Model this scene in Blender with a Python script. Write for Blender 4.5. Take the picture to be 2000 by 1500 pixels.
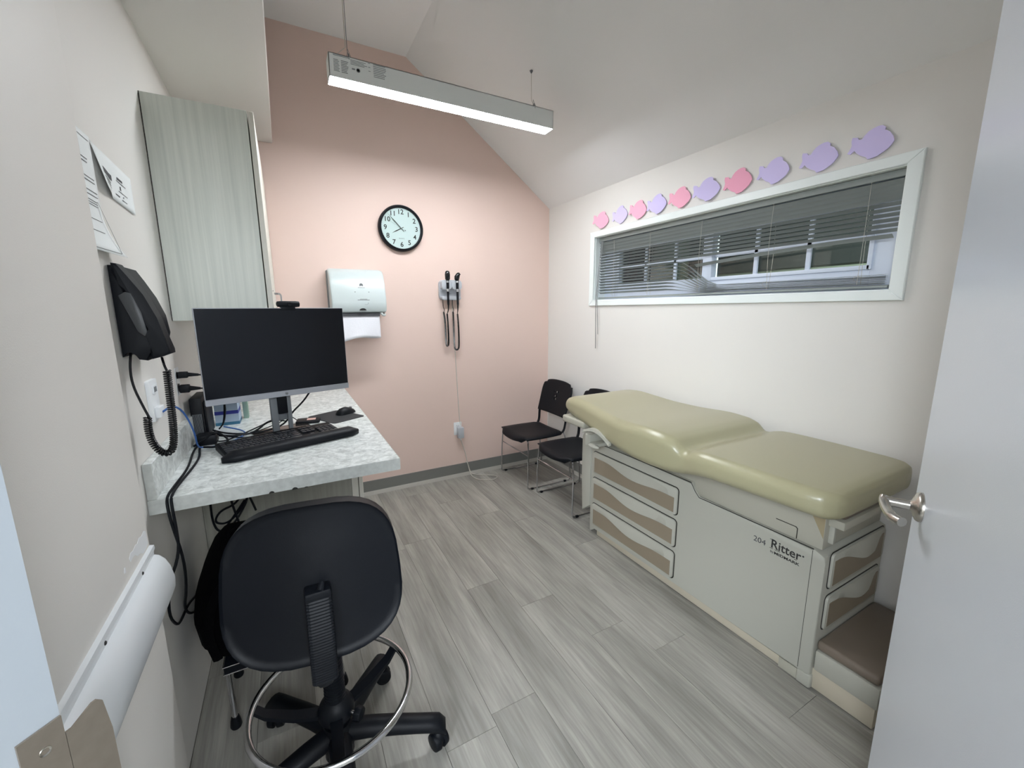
import bpy, bmesh, math, random
from math import sin, cos, pi, radians as rad
from mathutils import Vector, Matrix
random.seed(7)
S = bpy.context.scene
for o in list(bpy.data.objects): bpy.data.objects.remove(o)
COL = S.collection

# ---------------------------------------------------------------- camera
YAW, PIT, ROL, FPX = 0.497361, 0.1775034, -0.0065430, 807.83
Fv = Vector((sin(YAW)*cos(PIT), cos(YAW)*cos(PIT), -sin(PIT)))
Rv = Vector((cos(YAW), -sin(YAW), 0)); Uv = Rv.cross(Fv)
r2 = cos(ROL)*Rv + sin(ROL)*Uv; u2 = -sin(ROL)*Rv + cos(ROL)*Uv
cd = bpy.data.cameras.new('camera'); cam = bpy.data.objects.new('camera', cd); COL.objects.link(cam)
cd.sensor_width = 36; cd.lens = FPX/2000*36; cd.clip_start = 0.02
cam.matrix_world = Matrix(((r2.x, u2.x, -Fv.x, 0), (r2.y, u2.y, -Fv.y, 0), (r2.z, u2.z, -Fv.z, 1.5), (0, 0, 0, 1)))
S.camera = cam

# ---------------------------------------------------------------- world, lights, exposure
w = bpy.data.worlds.new('night'); S.world = w; w.use_nodes = True
w.node_tree.nodes['Background'].inputs[0].default_value = (0.35, 0.42, 0.5, 1)
w.node_tree.nodes['Background'].inputs[1].default_value = 0.03
S.view_settings.view_transform = 'Standard'; S.view_settings.look = 'None'
S.view_settings.exposure = 0.38; S.view_settings.gamma = 1; S.view_settings.use_curve_mapping = False
def area(name, loc, target, sx, sy, power, col):
    l = bpy.data.lights.new(name, 'AREA'); l.shape = 'RECTANGLE'; l.size = sx; l.size_y = sy
    l.energy = power; l.color = col
    o = bpy.data.objects.new(name, l); COL.objects.link(o); o.location = loc
    o.rotation_euler = (Vector(target)-Vector(loc)).to_track_quat('-Z', 'Y').to_euler(); return o
area('corridor_ceiling_light', (-1.85, -1.02, 2.45), (0.6, 0.9, 1.2), 1.6, 1.0, 150, (0.84, 0.92, 1.0))
area('corridor_fill_light', (0.25, -1.9, 2.45), (0.1, 1.0, 1.2), 1.2, 0.8, 62, (0.86, 0.93, 1.0))  # invented second lamp, added as fill through the doorway for camera-facing surfaces
area('outside_fill_light', (2.9, 0.9, 2.7), (3.6, 1.4, 1.6), 0.2, 0.2, 85, (0.95, 1.0, 0.92))  # invented lamp, added to brighten the siding beyond the window
STRIP = 65.0            # radiance of the ceiling strip's diffuser

# ---------------------------------------------------------------- materials
def lin(c):
    c = c/255.0
    return c/12.92 if c <= 0.04045 else ((c+0.055)/1.055)**2.4
def rgb(r, g, b): return (lin(r), lin(g), lin(b), 1)
def mat(name, col, rough=0.5, metal=0.0, bump=0.0, bscale=200, var=0.0, vscale=6, emit=None, spec=None, coat=0, alpha=None, trans=0):
    m = bpy.data.materials.new(name); m.use_nodes = True; nt = m.node_tree; b = nt.nodes['Principled BSDF']
    b.inputs['Base Color'].default_value = rgb(*col); b.inputs['Roughness'].default_value = rough; b.inputs['Metallic'].default_value = metal
    if spec is not None: b.inputs['Specular IOR Level'].default_value = spec
    if coat: b.inputs['Coat Weight'].default_value = coat; b.inputs['Coat Roughness'].default_value = 0.15
    if trans: b.inputs['Transmission Weight'].default_value = trans
    tc = nt.nodes.new('ShaderNodeTexCoord')
    if bump:
        n = nt.nodes.new('ShaderNodeTexNoise'); n.inputs['Scale'].default_value = bscale; n.inputs['Detail'].default_value = 3
        bp = nt.nodes.new('ShaderNodeBump'); bp.inputs['Strength'].default_value = bump; bp.inputs['Distance'].default_value = 0.002
        nt.links.new(tc.outputs['Object'], n.inputs['Vector']); nt.links.new(n.outputs['Fac'], bp.inputs['Height']); nt.links.new(bp.outputs['Normal'], b.inputs['Normal'])
    if var:
        n = nt.nodes.new('ShaderNodeTexNoise'); n.inputs['Scale'].default_value = vscale; n.inputs['Detail'].default_value = 5
        mx = nt.nodes.new('ShaderNodeMix'); mx.data_type = 'RGBA'
        c = rgb(*col); mx.inputs[6].default_value = (c[0]*(1-var), c[1]*(1-var), c[2]*(1-var), 1); mx.inputs[7].default_value = (min(1, c[0]*(1+var)), min(1, c[1]*(1+var)), min(1, c[2]*(1+var)), 1)
        nt.links.new(tc.outputs['Object'], n.inputs['Vector']); nt.links.new(n.outputs['Fac'], mx.inputs[0]); nt.links.new(mx.outputs[2], b.inputs['Base Color'])
    if emit is not None:
        b.inputs['Emission Color'].default_value = (0.92, 0.96, 1.0, 1); b.inputs['Emission Strength'].default_value = emit
    return m
def streak(name, ca, cb, scale, rough, ramp=(0.3, 0.7), objrand=0.0, speck=None, bump=0.0):
    """fine grain stretched along one axis (scale = xyz frequencies)"""
    m = bpy.data.materials.new(name); m.use_nodes = True; nt = m.node_tree; b = nt.nodes['Principled BSDF']; L = nt.links.new
    b.inputs['Roughness'].default_value = rough
    tc = nt.nodes.new('ShaderNodeTexCoord'); mp = nt.nodes.new('ShaderNodeMapping'); mp.inputs['Scale'].default_value = scale
    oi = nt.nodes.new('ShaderNodeObjectInfo'); ml = nt.nodes.new('ShaderNodeVectorMath'); ml.operation = 'SCALE'; ml.inputs[3].default_value = 40
    cb_ = nt.nodes.new('ShaderNodeCombineXYZ'); L(oi.outputs['Random'], cb_.inputs[0]); L(oi.outputs['Random'], cb_.inputs[1]); L(cb_.outputs[0], ml.inputs[0])
    L(tc.outputs['Object'], mp.inputs['Vector'])
    ad = nt.nodes.new('ShaderNodeVectorMath'); ad.operation = 'ADD'; L(mp.outputs[0], ad.inputs[0])
    if objrand: L(ml.outputs[0], ad.inputs[1])
    n = nt.nodes.new('ShaderNodeTexNoise'); n.inputs['Scale'].default_value = 1; n.inputs['Detail'].default_value = 6; n.inputs['Roughness'].default_value = 0.6
    n.inputs['Distortion'].default_value = 0.25
    L(ad.outputs[0], n.inputs['Vector'])
    r = nt.nodes.new('ShaderNodeValToRGB'); r.color_ramp.elements[0].position = ramp[0]; r.color_ramp.elements[1].position = ramp[1]
    r.color_ramp.elements[0].color = rgb(*ca); r.color_ramp.elements[1].color = rgb(*cb); L(n.outputs['Fac'], r.inputs[0])
    out = r.outputs[0]
    if speck:
        # broad slow waves on top of the fine grain
        mp2 = nt.nodes.new('ShaderNodeMapping'); mp2.inputs['Scale'].default_value = speck; L(tc.outputs['Object'], mp2.inputs['Vector'])
        ad2 = nt.nodes.new('ShaderNodeVectorMath'); ad2.operation = 'ADD'; L(mp2.outputs[0], ad2.inputs[0])
        if objrand: L(ml.outputs[0], ad2.inputs[1])
        n2 = nt.nodes.new('ShaderNodeTexNoise'); n2.inputs['Scale'].default_value = 1; n2.inputs['Detail'].default_value = 3; L(ad2.outputs[0], n2.inputs['Vector'])
        r3 = nt.nodes.new('ShaderNodeMapRange'); r3.inputs[1].default_value = 0.3; r3.inputs[2].default_value = 0.7; r3.inputs[3].default_value = 0.70; r3.inputs[4].default_value = 1.30; L(n2.outputs['Fac'], r3.inputs[0])
        hs = nt.nodes.new('ShaderNodeHueSaturation'); L(out, hs.inputs['Color']); L(r3.outputs[0], hs.inputs['Value']); out = hs.outputs[0]
    if objrand:
        r4 = nt.nodes.new('ShaderNodeMapRange'); r4.inputs[3].default_value = 1-objrand; r4.inputs[4].default_value = 1+objrand; L(oi.outputs['Random'], r4.inputs[0])
        hs2 = nt.nodes.new('ShaderNodeHueSaturation'); L(out, hs2.inputs['Color']); L(r4.outputs[0], hs2.inputs['Value']); out = hs2.outputs[0]
    L(out, b.inputs['Base Color'])
    if bump:
        bp = nt.nodes.new('ShaderNodeBump'); bp.inputs['Strength'].default_value = bump; bp.inputs['Distance'].default_value = 0.001; L(n.outputs['Fac'], bp.inputs['Height']); L(bp.outputs[0], b.inputs['Normal'])
    return m

m_wall   = mat('wall_paint_beige', (230, 227, 222), 0.55, bump=0.12, bscale=350, spec=0.35)
m_pink   = mat('wall_paint_pink', (233, 208, 197), 0.5, bump=0.12, bscale=350, spec=0.35)
m_ceil   = mat('ceiling_paint', (241, 241, 240), 0.8, bump=0.1, bscale=300)
m_trim   = mat('white_gloss_trim', (240, 246, 244), 0.35)
m_jamb   = mat('jamb_paint', (170, 177, 184), 0.4, bump=0.08, bscale=120)
m_door   = mat('door_laminate', (222, 228, 236), 0.28, bump=0.1, bscale=500)
m_base   = mat('cove_base_rubber', (122, 122, 118), 0.5)
m_toe    = mat('cove_toe', (176, 172, 164), 0.5)
m_plank  = streak('vinyl_plank', (138, 135, 128), (164, 161, 153), (80, 4.0, 1), 0.45, (0.3, 0.7), 0.015, speck=(10, 1.2, 1), bump=0.08)
m_sub    = mat('floor_joint', (112, 107, 100), 0.8)
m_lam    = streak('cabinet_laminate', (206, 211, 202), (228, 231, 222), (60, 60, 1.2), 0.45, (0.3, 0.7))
m_lamshade   = streak('base_laminate_shaded', (150, 149, 139), (168, 167, 157), (60, 60, 1.2), 0.5, (0.3, 0.7))  # laminate colour darkened to stand in for shade under the counter
m_lame   = mat('cabinet_edge', (222, 219, 208), 0.45)
m_counter = mat('counter_laminate', (205, 209, 206), 0.3, var=0.22, vscale=34)
def retint_counter(m):
    nt = m.node_tree; n = [x for x in nt.nodes if x.type == 'TEX_NOISE'][0]; n.inputs['Detail'].default_value = 8; n.inputs['Roughness'].default_value = 0.72; n.inputs['Distortion'].default_value = 0.6
    mx = [x for x in nt.nodes if x.type == 'MIX'][0]
    r = nt.nodes.new('ShaderNodeMapRange'); r.inputs[1].default_value = 0.36; r.inputs[2].default_value = 0.62; nt.links.new(n.outputs['Fac'], r.inputs[0]); nt.links.new(r.outputs[0], mx.inputs[0])
    mx.inputs[6].default_value = rgb(184, 189, 186); mx.inputs[7].default_value = rgb(242, 246, 244)
retint_counter(m_counter)
m_counteredge = mat('counter_laminate_edge', (196, 199, 195), 0.35, var=0.28, vscale=50)
m_seam   = mat('dark_seam', (34, 32, 28), 0.6)
m_blackp = mat('black_plastic', (8, 12, 19), 0.5, spec=0.25, bump=0.08, bscale=400)
m_blackg = mat('black_gloss', (12, 14, 18), 0.18)
m_screen = mat('screen_glass', (10, 15, 24), 0.22, spec=0.4)
m_silver = mat('silver_plastic', (168, 171, 178), 0.35, metal=0.3)
m_chrome = mat('chrome', (205, 206, 210), 0.12, metal=1)
m_nickel = mat('satin_nickel', (190, 186, 178), 0.25, metal=1)
m_bronze = mat('aged_strike_steel', (158, 148, 136), 0.5, metal=0.85, var=0.12, vscale=60)
m_vinyl  = mat('black_vinyl', (10, 12, 17), 0.42, spec=0.3, bump=0.15, bscale=260)
m_fabric = mat('black_fabric', (4, 4, 6), 0.95, spec=0.08, bump=0.4, bscale=300)
m_uph    = mat('olive_tan_vinyl', (168, 163, 132), 0.3, bump=0.15, bscale=300, coat=0.12)
m_uphd   = mat('brown_vinyl', (122, 110, 98), 0.4, bump=0.15, bscale=300)
m_body   = mat('table_plastic', (178, 177, 166), 0.42, bump=0.05, bscale=400)
m_body2  = mat('table_plastic_shroud', (178, 175, 161), 0.45)
m_drawer = mat('drawer_inset_brown', (140, 128, 110), 0.5)
m_stain  = mat('yellowed_plastic', (168, 154, 124), 0.5)
m_plinth = mat('plinth_tan', (196, 187, 168), 0.5)
m_white  = mat('white_plastic', (200, 210, 210), 0.3)
m_whitem = mat('white_matt', (236, 238, 240), 0.7)
m_paper  = mat('paper', (238, 242, 242), 0.8)
m_tissue = mat('paper_towel', (236, 236, 242), 0.9, bump=0.5, bscale=90)
m_ink    = mat('ink', (72, 72, 76), 0.7)
m_inkl   = mat('ink_light', (140, 144, 146), 0.7)
m_inkd   = mat('ink_dark', (44, 42, 42), 0.7)
m_grey   = mat('grey_plastic', (120, 124, 128), 0.5)
m_lgrey  = mat('light_grey_plastic', (188, 192, 198), 0.4)
m_fpink  = mat('pink_foam', (255, 184, 208), 0.75)
m_fpurp  = mat('purple_foam', (220, 208, 252), 0.75)
m_fpinke = mat('pink_foam_deep', (250, 176, 202), 0.75)
m_slat   = mat('blind_slat', (150, 156, 153), 0.4)
m_vframe = mat('white_vinyl_frame', (222, 230, 244), 0.35)
m_cord   = mat('blind_cord', (196, 192, 182), 0.7)
m_wand   = mat('blind_pull_cord', (140, 140, 140), 0.6)
m_ccord  = mat('white_cable', (206, 202, 192), 0.5)
m_blue   = mat('blue_cable', (52, 100, 170), 0.4)
m_bluebox = mat('blue_print', (40, 50, 140), 0.5)
m_tealbox = mat('teal_print', (50, 110, 140), 0.5)
m_boxw   = mat('carton_white', (170, 188, 208), 0.6)
m_lampb  = mat('lamp_housing', (238, 242, 240), 0.4)
m_diff   = mat('lamp_diffuser', (240, 240, 240), 0.5, emit=STRIP)
m_siding = mat('outside_wall_green', (100, 106, 96), 0.8, var=0.12, vscale=3)
m_dark   = mat('outside_dark', (22, 26, 28), 0.9)
m_clockf = mat('clock_face', (226, 233, 235), 0.5)
m_glass  = None
def glassmat():
    m = bpy.data.materials.new('window_glass'); m.use_nodes = True; nt = m.node_tree; nt.nodes.remove(nt.nodes['Principled BSDF'])
    t = nt.nodes.new('ShaderNodeBsdfTransparent'); g = nt.nodes.new('ShaderNodeBsdfGlossy'); g.inputs['Roughness'].default_value = 0.02
    t.inputs[0].default_value = (0.86, 0.92, 0.9, 1)
    fr = nt.nodes.new('ShaderNodeFresnel'); fr.inputs[0].default_value = 1.45; mx = nt.nodes.new('ShaderNodeMixShader')
    nt.links.new(fr.outputs[0], mx.inputs[0]); nt.links.new(t.outputs[0], mx.inputs[1]); nt.links.new(g.outputs[0], mx.inputs[2]); nt.links.new(mx.outputs[0], nt.nodes['Material Output'].inputs[0]); return m
m_glass = glassmat()

# ---------------------------------------------------------------- geometry helpers
class G:
    def __init__(s): s.bm = bmesh.new()
    def _bev(s, vs, b, seg=2):
        if b > 0:
            es = list({e for v in vs for e in v.link_edges})
            bmesh.ops.bevel(s.bm, geom=es, offset=b, segments=seg, affect='EDGES', profile=0.5, clamp_overlap=True)
    def box(s, a, b, bev=0.0, seg=2, mtx=None):
        r = bmesh.ops.create_cube(s.bm, size=1); vs = r['verts']
        for v in vs:
            p = Vector([(a[i]+b[i])/2+v.co[i]*(b[i]-a[i]) for i in range(3)]); v.co = mtx @ p if mtx else p
        s._bev(vs, bev, seg); return s
    def cyl(s, p0, p1, r0, r1=None, seg=20, bev=0):
        r1 = r0 if r1 is None else r1; p0 = Vector(p0); p1 = Vector(p1); d = p1-p0
        M = Matrix.Translation((p0+p1)/2) @ d.to_track_quat('Z', 'Y').to_matrix().to_4x4()
        r = bmesh.ops.create_cone(s.bm, cap_ends=True, segments=seg, radius1=r0, radius2=r1, depth=d.length, matrix=M)
        if bev: s._bev([v for v in r['verts']], bev)
        return s
    def ball(s, c, r, sc=(1, 1, 1), mtx=None, u=20, v=12):
        M = Matrix.Translation(c) @ (mtx or Matrix()) @ Matrix.Diagonal((sc[0]*r, sc[1]*r, sc[2]*r, 1))
        bmesh.ops.create_uvsphere(s.bm, u_segments=u, v_segments=v, radius=1, matrix=M); return s
    def prism(s, pts, h, bev=0.0, mtx=None, seg=2):
        """pts: 2-D outline (u,v); extruded 0..h along w; mtx maps (u,v,w) to world"""
        mtx = mtx or Matrix()
        vs = [s.bm.verts.new(mtx @ Vector((p[0], p[1], 0))) for p in pts]; vt = [s.bm.verts.new(mtx @ Vector((p[0], p[1], h))) for p in pts]
        n = len(pts); s.bm.faces.new(vs[::-1]); s.bm.faces.new(vt)
        for i in range(n): s.bm.faces.new((vs[i], vs[(i+1) % n], vt[(i+1) % n], vt[i]))
        if bev:
            es = list({e for v in vt for e in v.link_edges if e.other_vert(v) in vt})
            bmesh.ops.bevel(s.bm, geom=es, offset=bev, segments=seg, affect='EDGES', profile=0.5, clamp_overlap=True)
        return s
    def tube(s, pts, r, seg=8, closed=False, smooth=0, flat=None):
        P = [Vector(p) for p in pts]
        for _ in range(smooth):
            Q = []
            n = len(P)
            for i in range(n if closed else n-1):
                a, b = P[i], P[(i+1) % n]
                if not closed and i == 0: Q.append(a)
                Q.append(a*0.75+b*0.25); Q.append(a*0.25+b*0.75)
                if not closed and i == n-2: Q.append(b)
            P = Q
        n = len(P); rings = []; prev = None
        for i in range(n):
            if closed: t = (P[(i+1) % n]-P[i-1])
            else: t = P[min(i+1, n-1)]-P[max(i-1, 0)]
            t = t.normalized() if t.length > 1e-9 else Vector((0, 0, 1))
            if prev is None:
                a = Vector((0, 0, 1)) if abs(t.z) < 0.9 else Vector((1, 0, 0)); u = t.cross(a).normalized()
            else:
                u = prev-t*prev.dot(t); u = u.normalized() if u.length > 1e-6 else t.orthogonal().normalized()
            prev = u; v = t.cross(u); rr = r(i/(n-1)) if callable(r) else r
            rings.append([s.bm.verts.new(P[i]+rr*(cos(2*pi*k/seg)*u+(flat or 1)*sin(2*pi*k/seg)*v)) for k in range(seg)])
        for i in range(n if closed else n-1):
            A, B = rings[i], rings[(i+1) % n]
            for k in range(seg): s.bm.faces.new((A[k], A[(k+1) % seg], B[(k+1) % seg], B[k]))
        if not closed: s.bm.faces.new(rings[0][::-1]); s.bm.faces.new(rings[-1])
        return s
    def coil(s, pts, rc, rw, pitch, seg=6, per=12, smooth=2):
        P = [Vector(p) for p in pts]
        for _ in range(smooth):
            Q = [P[0]]
            for i in range(len(P)-1): Q += [P[i]*0.75+P[i+1]*0.25, P[i]*0.25+P[i+1]*0.75]
            P = Q+[P[-1]]
        L = [0]
        for i in range(len(P)-1): L.append(L[-1]+(P[i+1]-P[i]).length)
        N = int(L[-1]/pitch*per); out = []; j = 0; u = None
        for i in range(N+1):
            d = L[-1]*i/N
            while j < len(P)-2 and L[j+1] < d: j += 1
            f = (d-L[j])/max(1e-9, L[j+1]-L[j]); p = P[j].lerp(P[j+1], min(1, f)); t = (P[j+1]-P[j]).normalized()
            u = t.orthogonal().normalized() if u is None else (u-t*u.dot(t)).normalized()
            v = t.cross(u); a = 2*pi*i/per; out.append(p+rc*(cos(a)*u+sin(a)*v))
        return s.tube(out, rw, seg)
    def lathe(s, prof, c=(0, 0, 0), mtx=None, seg=32, closed=False):
        """prof: (radius, height) pairs around local Z"""
        M = Matrix.Translation(c) @ (mtx or Matrix()); rings = []
        for r, z in prof:
            rings.append([s.bm.verts.new(M @ Vector((max(r, 1e-5)*cos(2*pi*k/seg), max(r, 1e-5)*sin(2*pi*k/seg), z))) for k in range(seg)])
        for i in range(len(rings)-1):
            for k in range(seg): s.bm.faces.new((rings[i][k], rings[i][(k+1) % seg], rings[i+1][(k+1) % seg], rings[i+1][k]))
        if not closed:
            s.bm.faces.new(rings[0][::-1]); s.bm.faces.new(rings[-1])
        return s
    def loft(s, secs, cap=True, closed=True):
        R = [[s.bm.verts.new(Vector(p)) for p in q] for q in secs]; n = len(R[0])
        for i in range(len(R)-1):
            for k in range(n if closed else n-1): s.bm.faces.new((R[i][k], R[i][(k+1) % n], R[i+1][(k+1) % n], R[i+1][k]))
        if cap: s.bm.faces.new(R[0][::-1]); s.bm.faces.new(R[-1])
        return s
    def quad(s, a, b, c, d): s.bm.faces.new([s.bm.verts.new(Vector(p)) for p in (a, b, c, d)]); return s
    def mesh(s, name, m, inv=None, ang=38):
        bmesh.ops.recalc_face_normals(s.bm, faces=s.bm.faces)
        if inv: s.bm.transform(inv)
        me = bpy.data.meshes.new(name); s.bm.to_mesh(me); s.bm.free(); me.materials.append(m)
        me.polygons.foreach_set('use_smooth', [True]*len(me.polygons)); me.set_sharp_from_angle(angle=rad(ang)); return me
def rootinv(p):
    while p and p.parent: p = p.parent
    return p.matrix_basis.inverted() if p else None
def part(name, g, m, parent, label=None, kind=None, ang=38):
    o = bpy.data.objects.new(name, g.mesh(name, m, rootinv(parent), ang)); COL.objects.link(o); o.parent = parent
    if label: o['label'] = label
    if kind: o['kind'] = kind
    return o
def thing(name, label, cat, loc, rz=0, group=None):
    o = bpy.data.objects.new(name, None); COL.objects.link(o); o.empty_display_size = 0.05
    o.location = loc; o.rotation_euler = (0, 0, rz); o['label'] = label; o['category'] = cat
    if group: o['group'] = group
    o.matrix_basis = Matrix.Translation(loc) @ Matrix.Rotation(rz, 4, 'Z'); return o
def struct(name, g, m, parent=None, label=None):
    o = bpy.data.objects.new(name, g.mesh(name, m, rootinv(parent))); COL.objects.link(o); o.parent = parent
    if not parent: o['kind'] = 'structure'
    if label: o['label'] = label
    return o
def single(name, g, m, label, cat, group=None):
    c = Vector(g.bm.verts[0].co) if hasattr(g.bm.verts, 'ensure_lookup_table') and not g.bm.verts.ensure_lookup_table() else Vector()
    xs = [v.co for v in g.bm.verts]; c = Vector((sum(v.x for v in xs)/len(xs), sum(v.y for v in xs)/len(xs), min(v.z for v in xs)))
    M = Matrix.Translation(c); o = bpy.data.objects.new(name, g.mesh(name, m, M.inverted())); COL.objects.link(o); o.matrix_basis = M
    o['label'] = label; o['category'] = cat
    if group: o['group'] = group
    return o
def copy_tree(o, parent=None):
    c = o.copy(); COL.objects.link(c); c.parent = parent
    for ch in list(o.children): copy_tree(ch, c)
    return c
def frame(o, x, y):   # matrix mapping (u,v,w) -> origin + u*x + v*y + w*(x cross y)
    x = Vector(x).normalized(); y = Vector(y).normalized(); z = x.cross(y)
    return Matrix(((x.x, y.x, z.x, o[0]), (x.y, y.y, z.y, o[1]), (x.z, y.z, z.z, o[2]), (0, 0, 0, 1)))
def rrect(w, h, r, n=5, cx=0, cy=0):
    out = []
    for (sx, sy, a0) in ((1, 1, 0), (-1, 1, 90), (-1, -1, 180), (1, -1, 270)):
        for i in range(n+1):
            a = rad(a0+90*i/n); out.append((cx+sx*(w/2-r)+r*cos(a), cy+sy*(h/2-r)+r*sin(a)))
    return out
def text(name, body, size, mtx, m, parent, align='CENTER', depth=0.0004, wide=1.0, bold=0.0, label=None):
    cu = bpy.data.curves.new(name, 'FONT'); cu.body = body; cu.size = size; cu.align_x = align; cu.align_y = 'CENTER'; cu.extrude = depth; cu.offset = bold; cu.resolution_u = 3
    t = bpy.data.objects.new(name+'_curve', cu); COL.objects.link(t)
    me = bpy.data.meshes.new_from_object(t.evaluated_get(bpy.context.evaluated_depsgraph_get()))
    bpy.data.objects.remove(t); bpy.data.curves.remove(cu)
    me.name = name; me.transform(Matrix.Diagonal((wide, 1, 1, 1))); me.transform(mtx)
    i = rootinv(parent)
    if i: me.transform(i)
    me.materials.clear(); me.materials.append(m)
    o = bpy.data.objects.new(name, me); COL.objects.link(o); o.parent = parent
    if label: o['label'] = label
    return o

# ================================================================= ROOM SHELL
XL, XN, XR, YF, ZL, ZH = -0.413, -0.36, 2.244, 3.388, 2.415, 3.345   # walls, spring height at right, flat ceiling
XK = 0.962                                                           # kink between flat and sloped ceiling
YC = 1.33                                                            # corner where the near left wall steps back
J = Vector((-0.264, 0.594, 0)); Hn = Vector((0.42, -0.06, 0))        # latch jamb and hinge jamb of the diagonal doorway
av = (J-Hn).normalized(); bv = Vector((-av.y, av.x, 0)); bv = bv if bv.y > 0 else -bv
TH = 0.14

# floor: sub-floor slab and single planks
fl = G(); fl.box((-2.2, -2.6, -0.08), (XR+0.1, YF+0.1, -0.004)); floor = struct('floor', fl, m_sub)
PW, PL = 0.1925, 1.305
pg = G(); pg.box((0.0005, 0.0005, -0.004), (PW-0.0005, PL-0.0005, 0.0), 0.0005, 1)
pm = pg.mesh('plank', m_plank)
rows = {0: 2.50, 1: 1.893, 2: 2.944, 3: 1.315, 4: 1.11, 5: 0.648, 6: 2.2, 7: 1.6, -1: 1.147, -2: 2.1, -3: 2.7, -4: 1.5, -5: 1.9}
for i, j0 in rows.items():
    x = 0.551+i*PW
    for k in range(-4, 3):
        y = j0+k*PL
        if y > YF or y < -2.2: continue
        if x+PW > XR+0.06: continue
        o = bpy.data.objects.new('plank', pm); COL.objects.link(o); o.parent = floor; o.location = (x, y, 0)
for i in (8,):
    x = 0.551+i*PW
    g = G(); g.box((x+0.001, -0.4, -0.004), (XR, YF, 0)); part('plank', g, m_plank, floor)

def wbox(name, a, b, m): g = G(); g.box(a, b); return struct(name, g, m)
# far wall, pink accent, top follows the ceiling line
g = G(); g.prism([(XL-0.1, 0), (XR+0.12, 0), (XR+0.12, ZL-0.087), (XK, ZH), (XL-0.1, ZH)], 0.12, mtx=frame((0, YF+0.12, 0), (1, 0, 0), (0, 0, 1)))
struct('wall_back', g, m_pink)
# right wall with window opening
WY0, WY1, WZ0, WZ1 = 0.803, 2.712, 1.572, 2.061
g = G()
g.box((XR, -0.9, 0), (XR+0.16, WY0, ZL+0.02)); g.box((XR, WY1, 0), (XR+0.16, YF, ZL+0.02))
g.box((XR, WY0, 0), (XR+0.16, WY1, WZ0)); g.box((XR, WY0, WZ1), (XR+0.16, WY1, ZL+0.02))
struct('wall_right', g, m_wall)
# recessed left wall and the near left wall that steps forward (rounded corner)
wbox('wall_left', (XL-0.12, YC-0.05, 0), (XL, YF, 2.7), m_wall)
yq = J.y+0.096*av.y/abs(av.x)*1.0
rc = 0.018
pts = [(XL-0.12, YC), (XL-0.12, 0.55), (XN-0.03, 0.62), (XN, 0.685)] + [(XN-rc+rc*cos(rad(a)), YC-rc+rc*sin(rad(a))) for a in (0, 22, 45, 67, 90)]
g = G(); g.prism(pts, 2.9); struct('wall_left_near', g, m_wall)
# diagonal wall either side of the doorway, header above the door
def diag(p, q, z0, z1, name, m, t=TH):
    g = G(); n = -bv*t; g.prism([(p.x, p.y), (q.x, q.y), (q.x+n.x, q.y+n.y), (p.x+n.x, p.y+n.y)], z1-z0, mtx=Matrix.Translation((0, 0, z0))); return struct(name, g, m)
jo = J+av*0.05; ho = Hn-av*0.05
diag(jo, J+av*0.9, 0, 2.9, 'wall_entry_left', m_wall, TH-0.01)
diag(jo, ho, 2.25, 3.4, 'wall_entry_header', m_wall, TH-0.01)
diag(J, jo, 0, 2.25, 'trim_1', m_jamb); diag(ho, Hn, 0, 2.25, 'trim_2', m_jamb); diag(J, Hn, 2.2, 2.25, 'trim_3', m_jamb)
wbox('wall_front', (ho.x+0.01, -0.24, 0), (XR+0.1, -0.12, 3.4), m_wall)
# ceilings
g = G(); g.box((XL-0.1, -0.25, ZH), (XK+0.001, YF+0.1, ZH+0.1)); 
g.prism([(XK, ZH), (XR+0.16, ZL-0.116), (XR+0.16, ZL+0.02), (XK, ZH+0.1)], YF+0.1+1.0, mtx=frame((0, YF+0.1, 0), (1, 0, 0), (0, 0, 1)))
struct('ceiling', g, m_ceil)
g = G(); g.box((XL-0.1, 0.2, 2.6), (0.037, YF, ZH), 0.004, 1); struct('ceiling_soffit', g, m_wall)
# corridor outside the door
g = G(); g.box((-2.2, -2.6, 2.7), (XR, -0.13, 2.78)); struct('ceiling_corridor', g, m_ceil)
wbox('wall_corridor', (-2.2, -2.7, 0), (XR, -2.6, 2.7), m_wall)
wbox('wall_corridor_end', (-2.3, -2.6, 0), (-2.2, 1.3, 2.7), m_wall)
wbox('wall_corridor_side', (XR, -2.6, 0), (XR+0.1, -0.24, 2.7), m_wall)
# baseboards (rubber cove base with a lighter toe)
def bboard(name, p, q, n):
    g = G(); p = Vector(p); q = Vector(q); n = Vector(n); d = (q-p)
    pr = [(0, 0), (0.016, 0), (0.012, 0.006), (0.006, 0.02), (0.004, 0.035), (0.003, 0.118), (0, 0.12)]
    g.prism(pr, d.length, mtx=frame(p, n, (0, 0, 1)) if n.cross(Vector((0, 0, 1))).dot(d) > 0 else frame(q, n, (0, 0, 1)))
    b = struct(name, g, m_base)
    g = G(); pr2 = [(0.0165, 0), (0.018, 0.0), (0.014, 0.010), (0.0085, 0.024), (0.0045, 0.030), (0.0045, 0.026)]
    g.prism(pr2, d.length, mtx=frame(p, n, (0, 0, 1)) if n.cross(Vector((0, 0, 1))).dot(d) > 0 else frame(q, n, (0, 0, 1)))
    part('toe_strip', g, m_toe, b, 'light scuffed toe of the cove base'); return b
bboard('baseboard_back', (0.33, YF, 0), (XR, YF, 0), (0, -1, 0))
bboard('baseboard_right', (XR, YF, 0), (XR, 0.0, 0), (-1, 0, 0))

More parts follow.
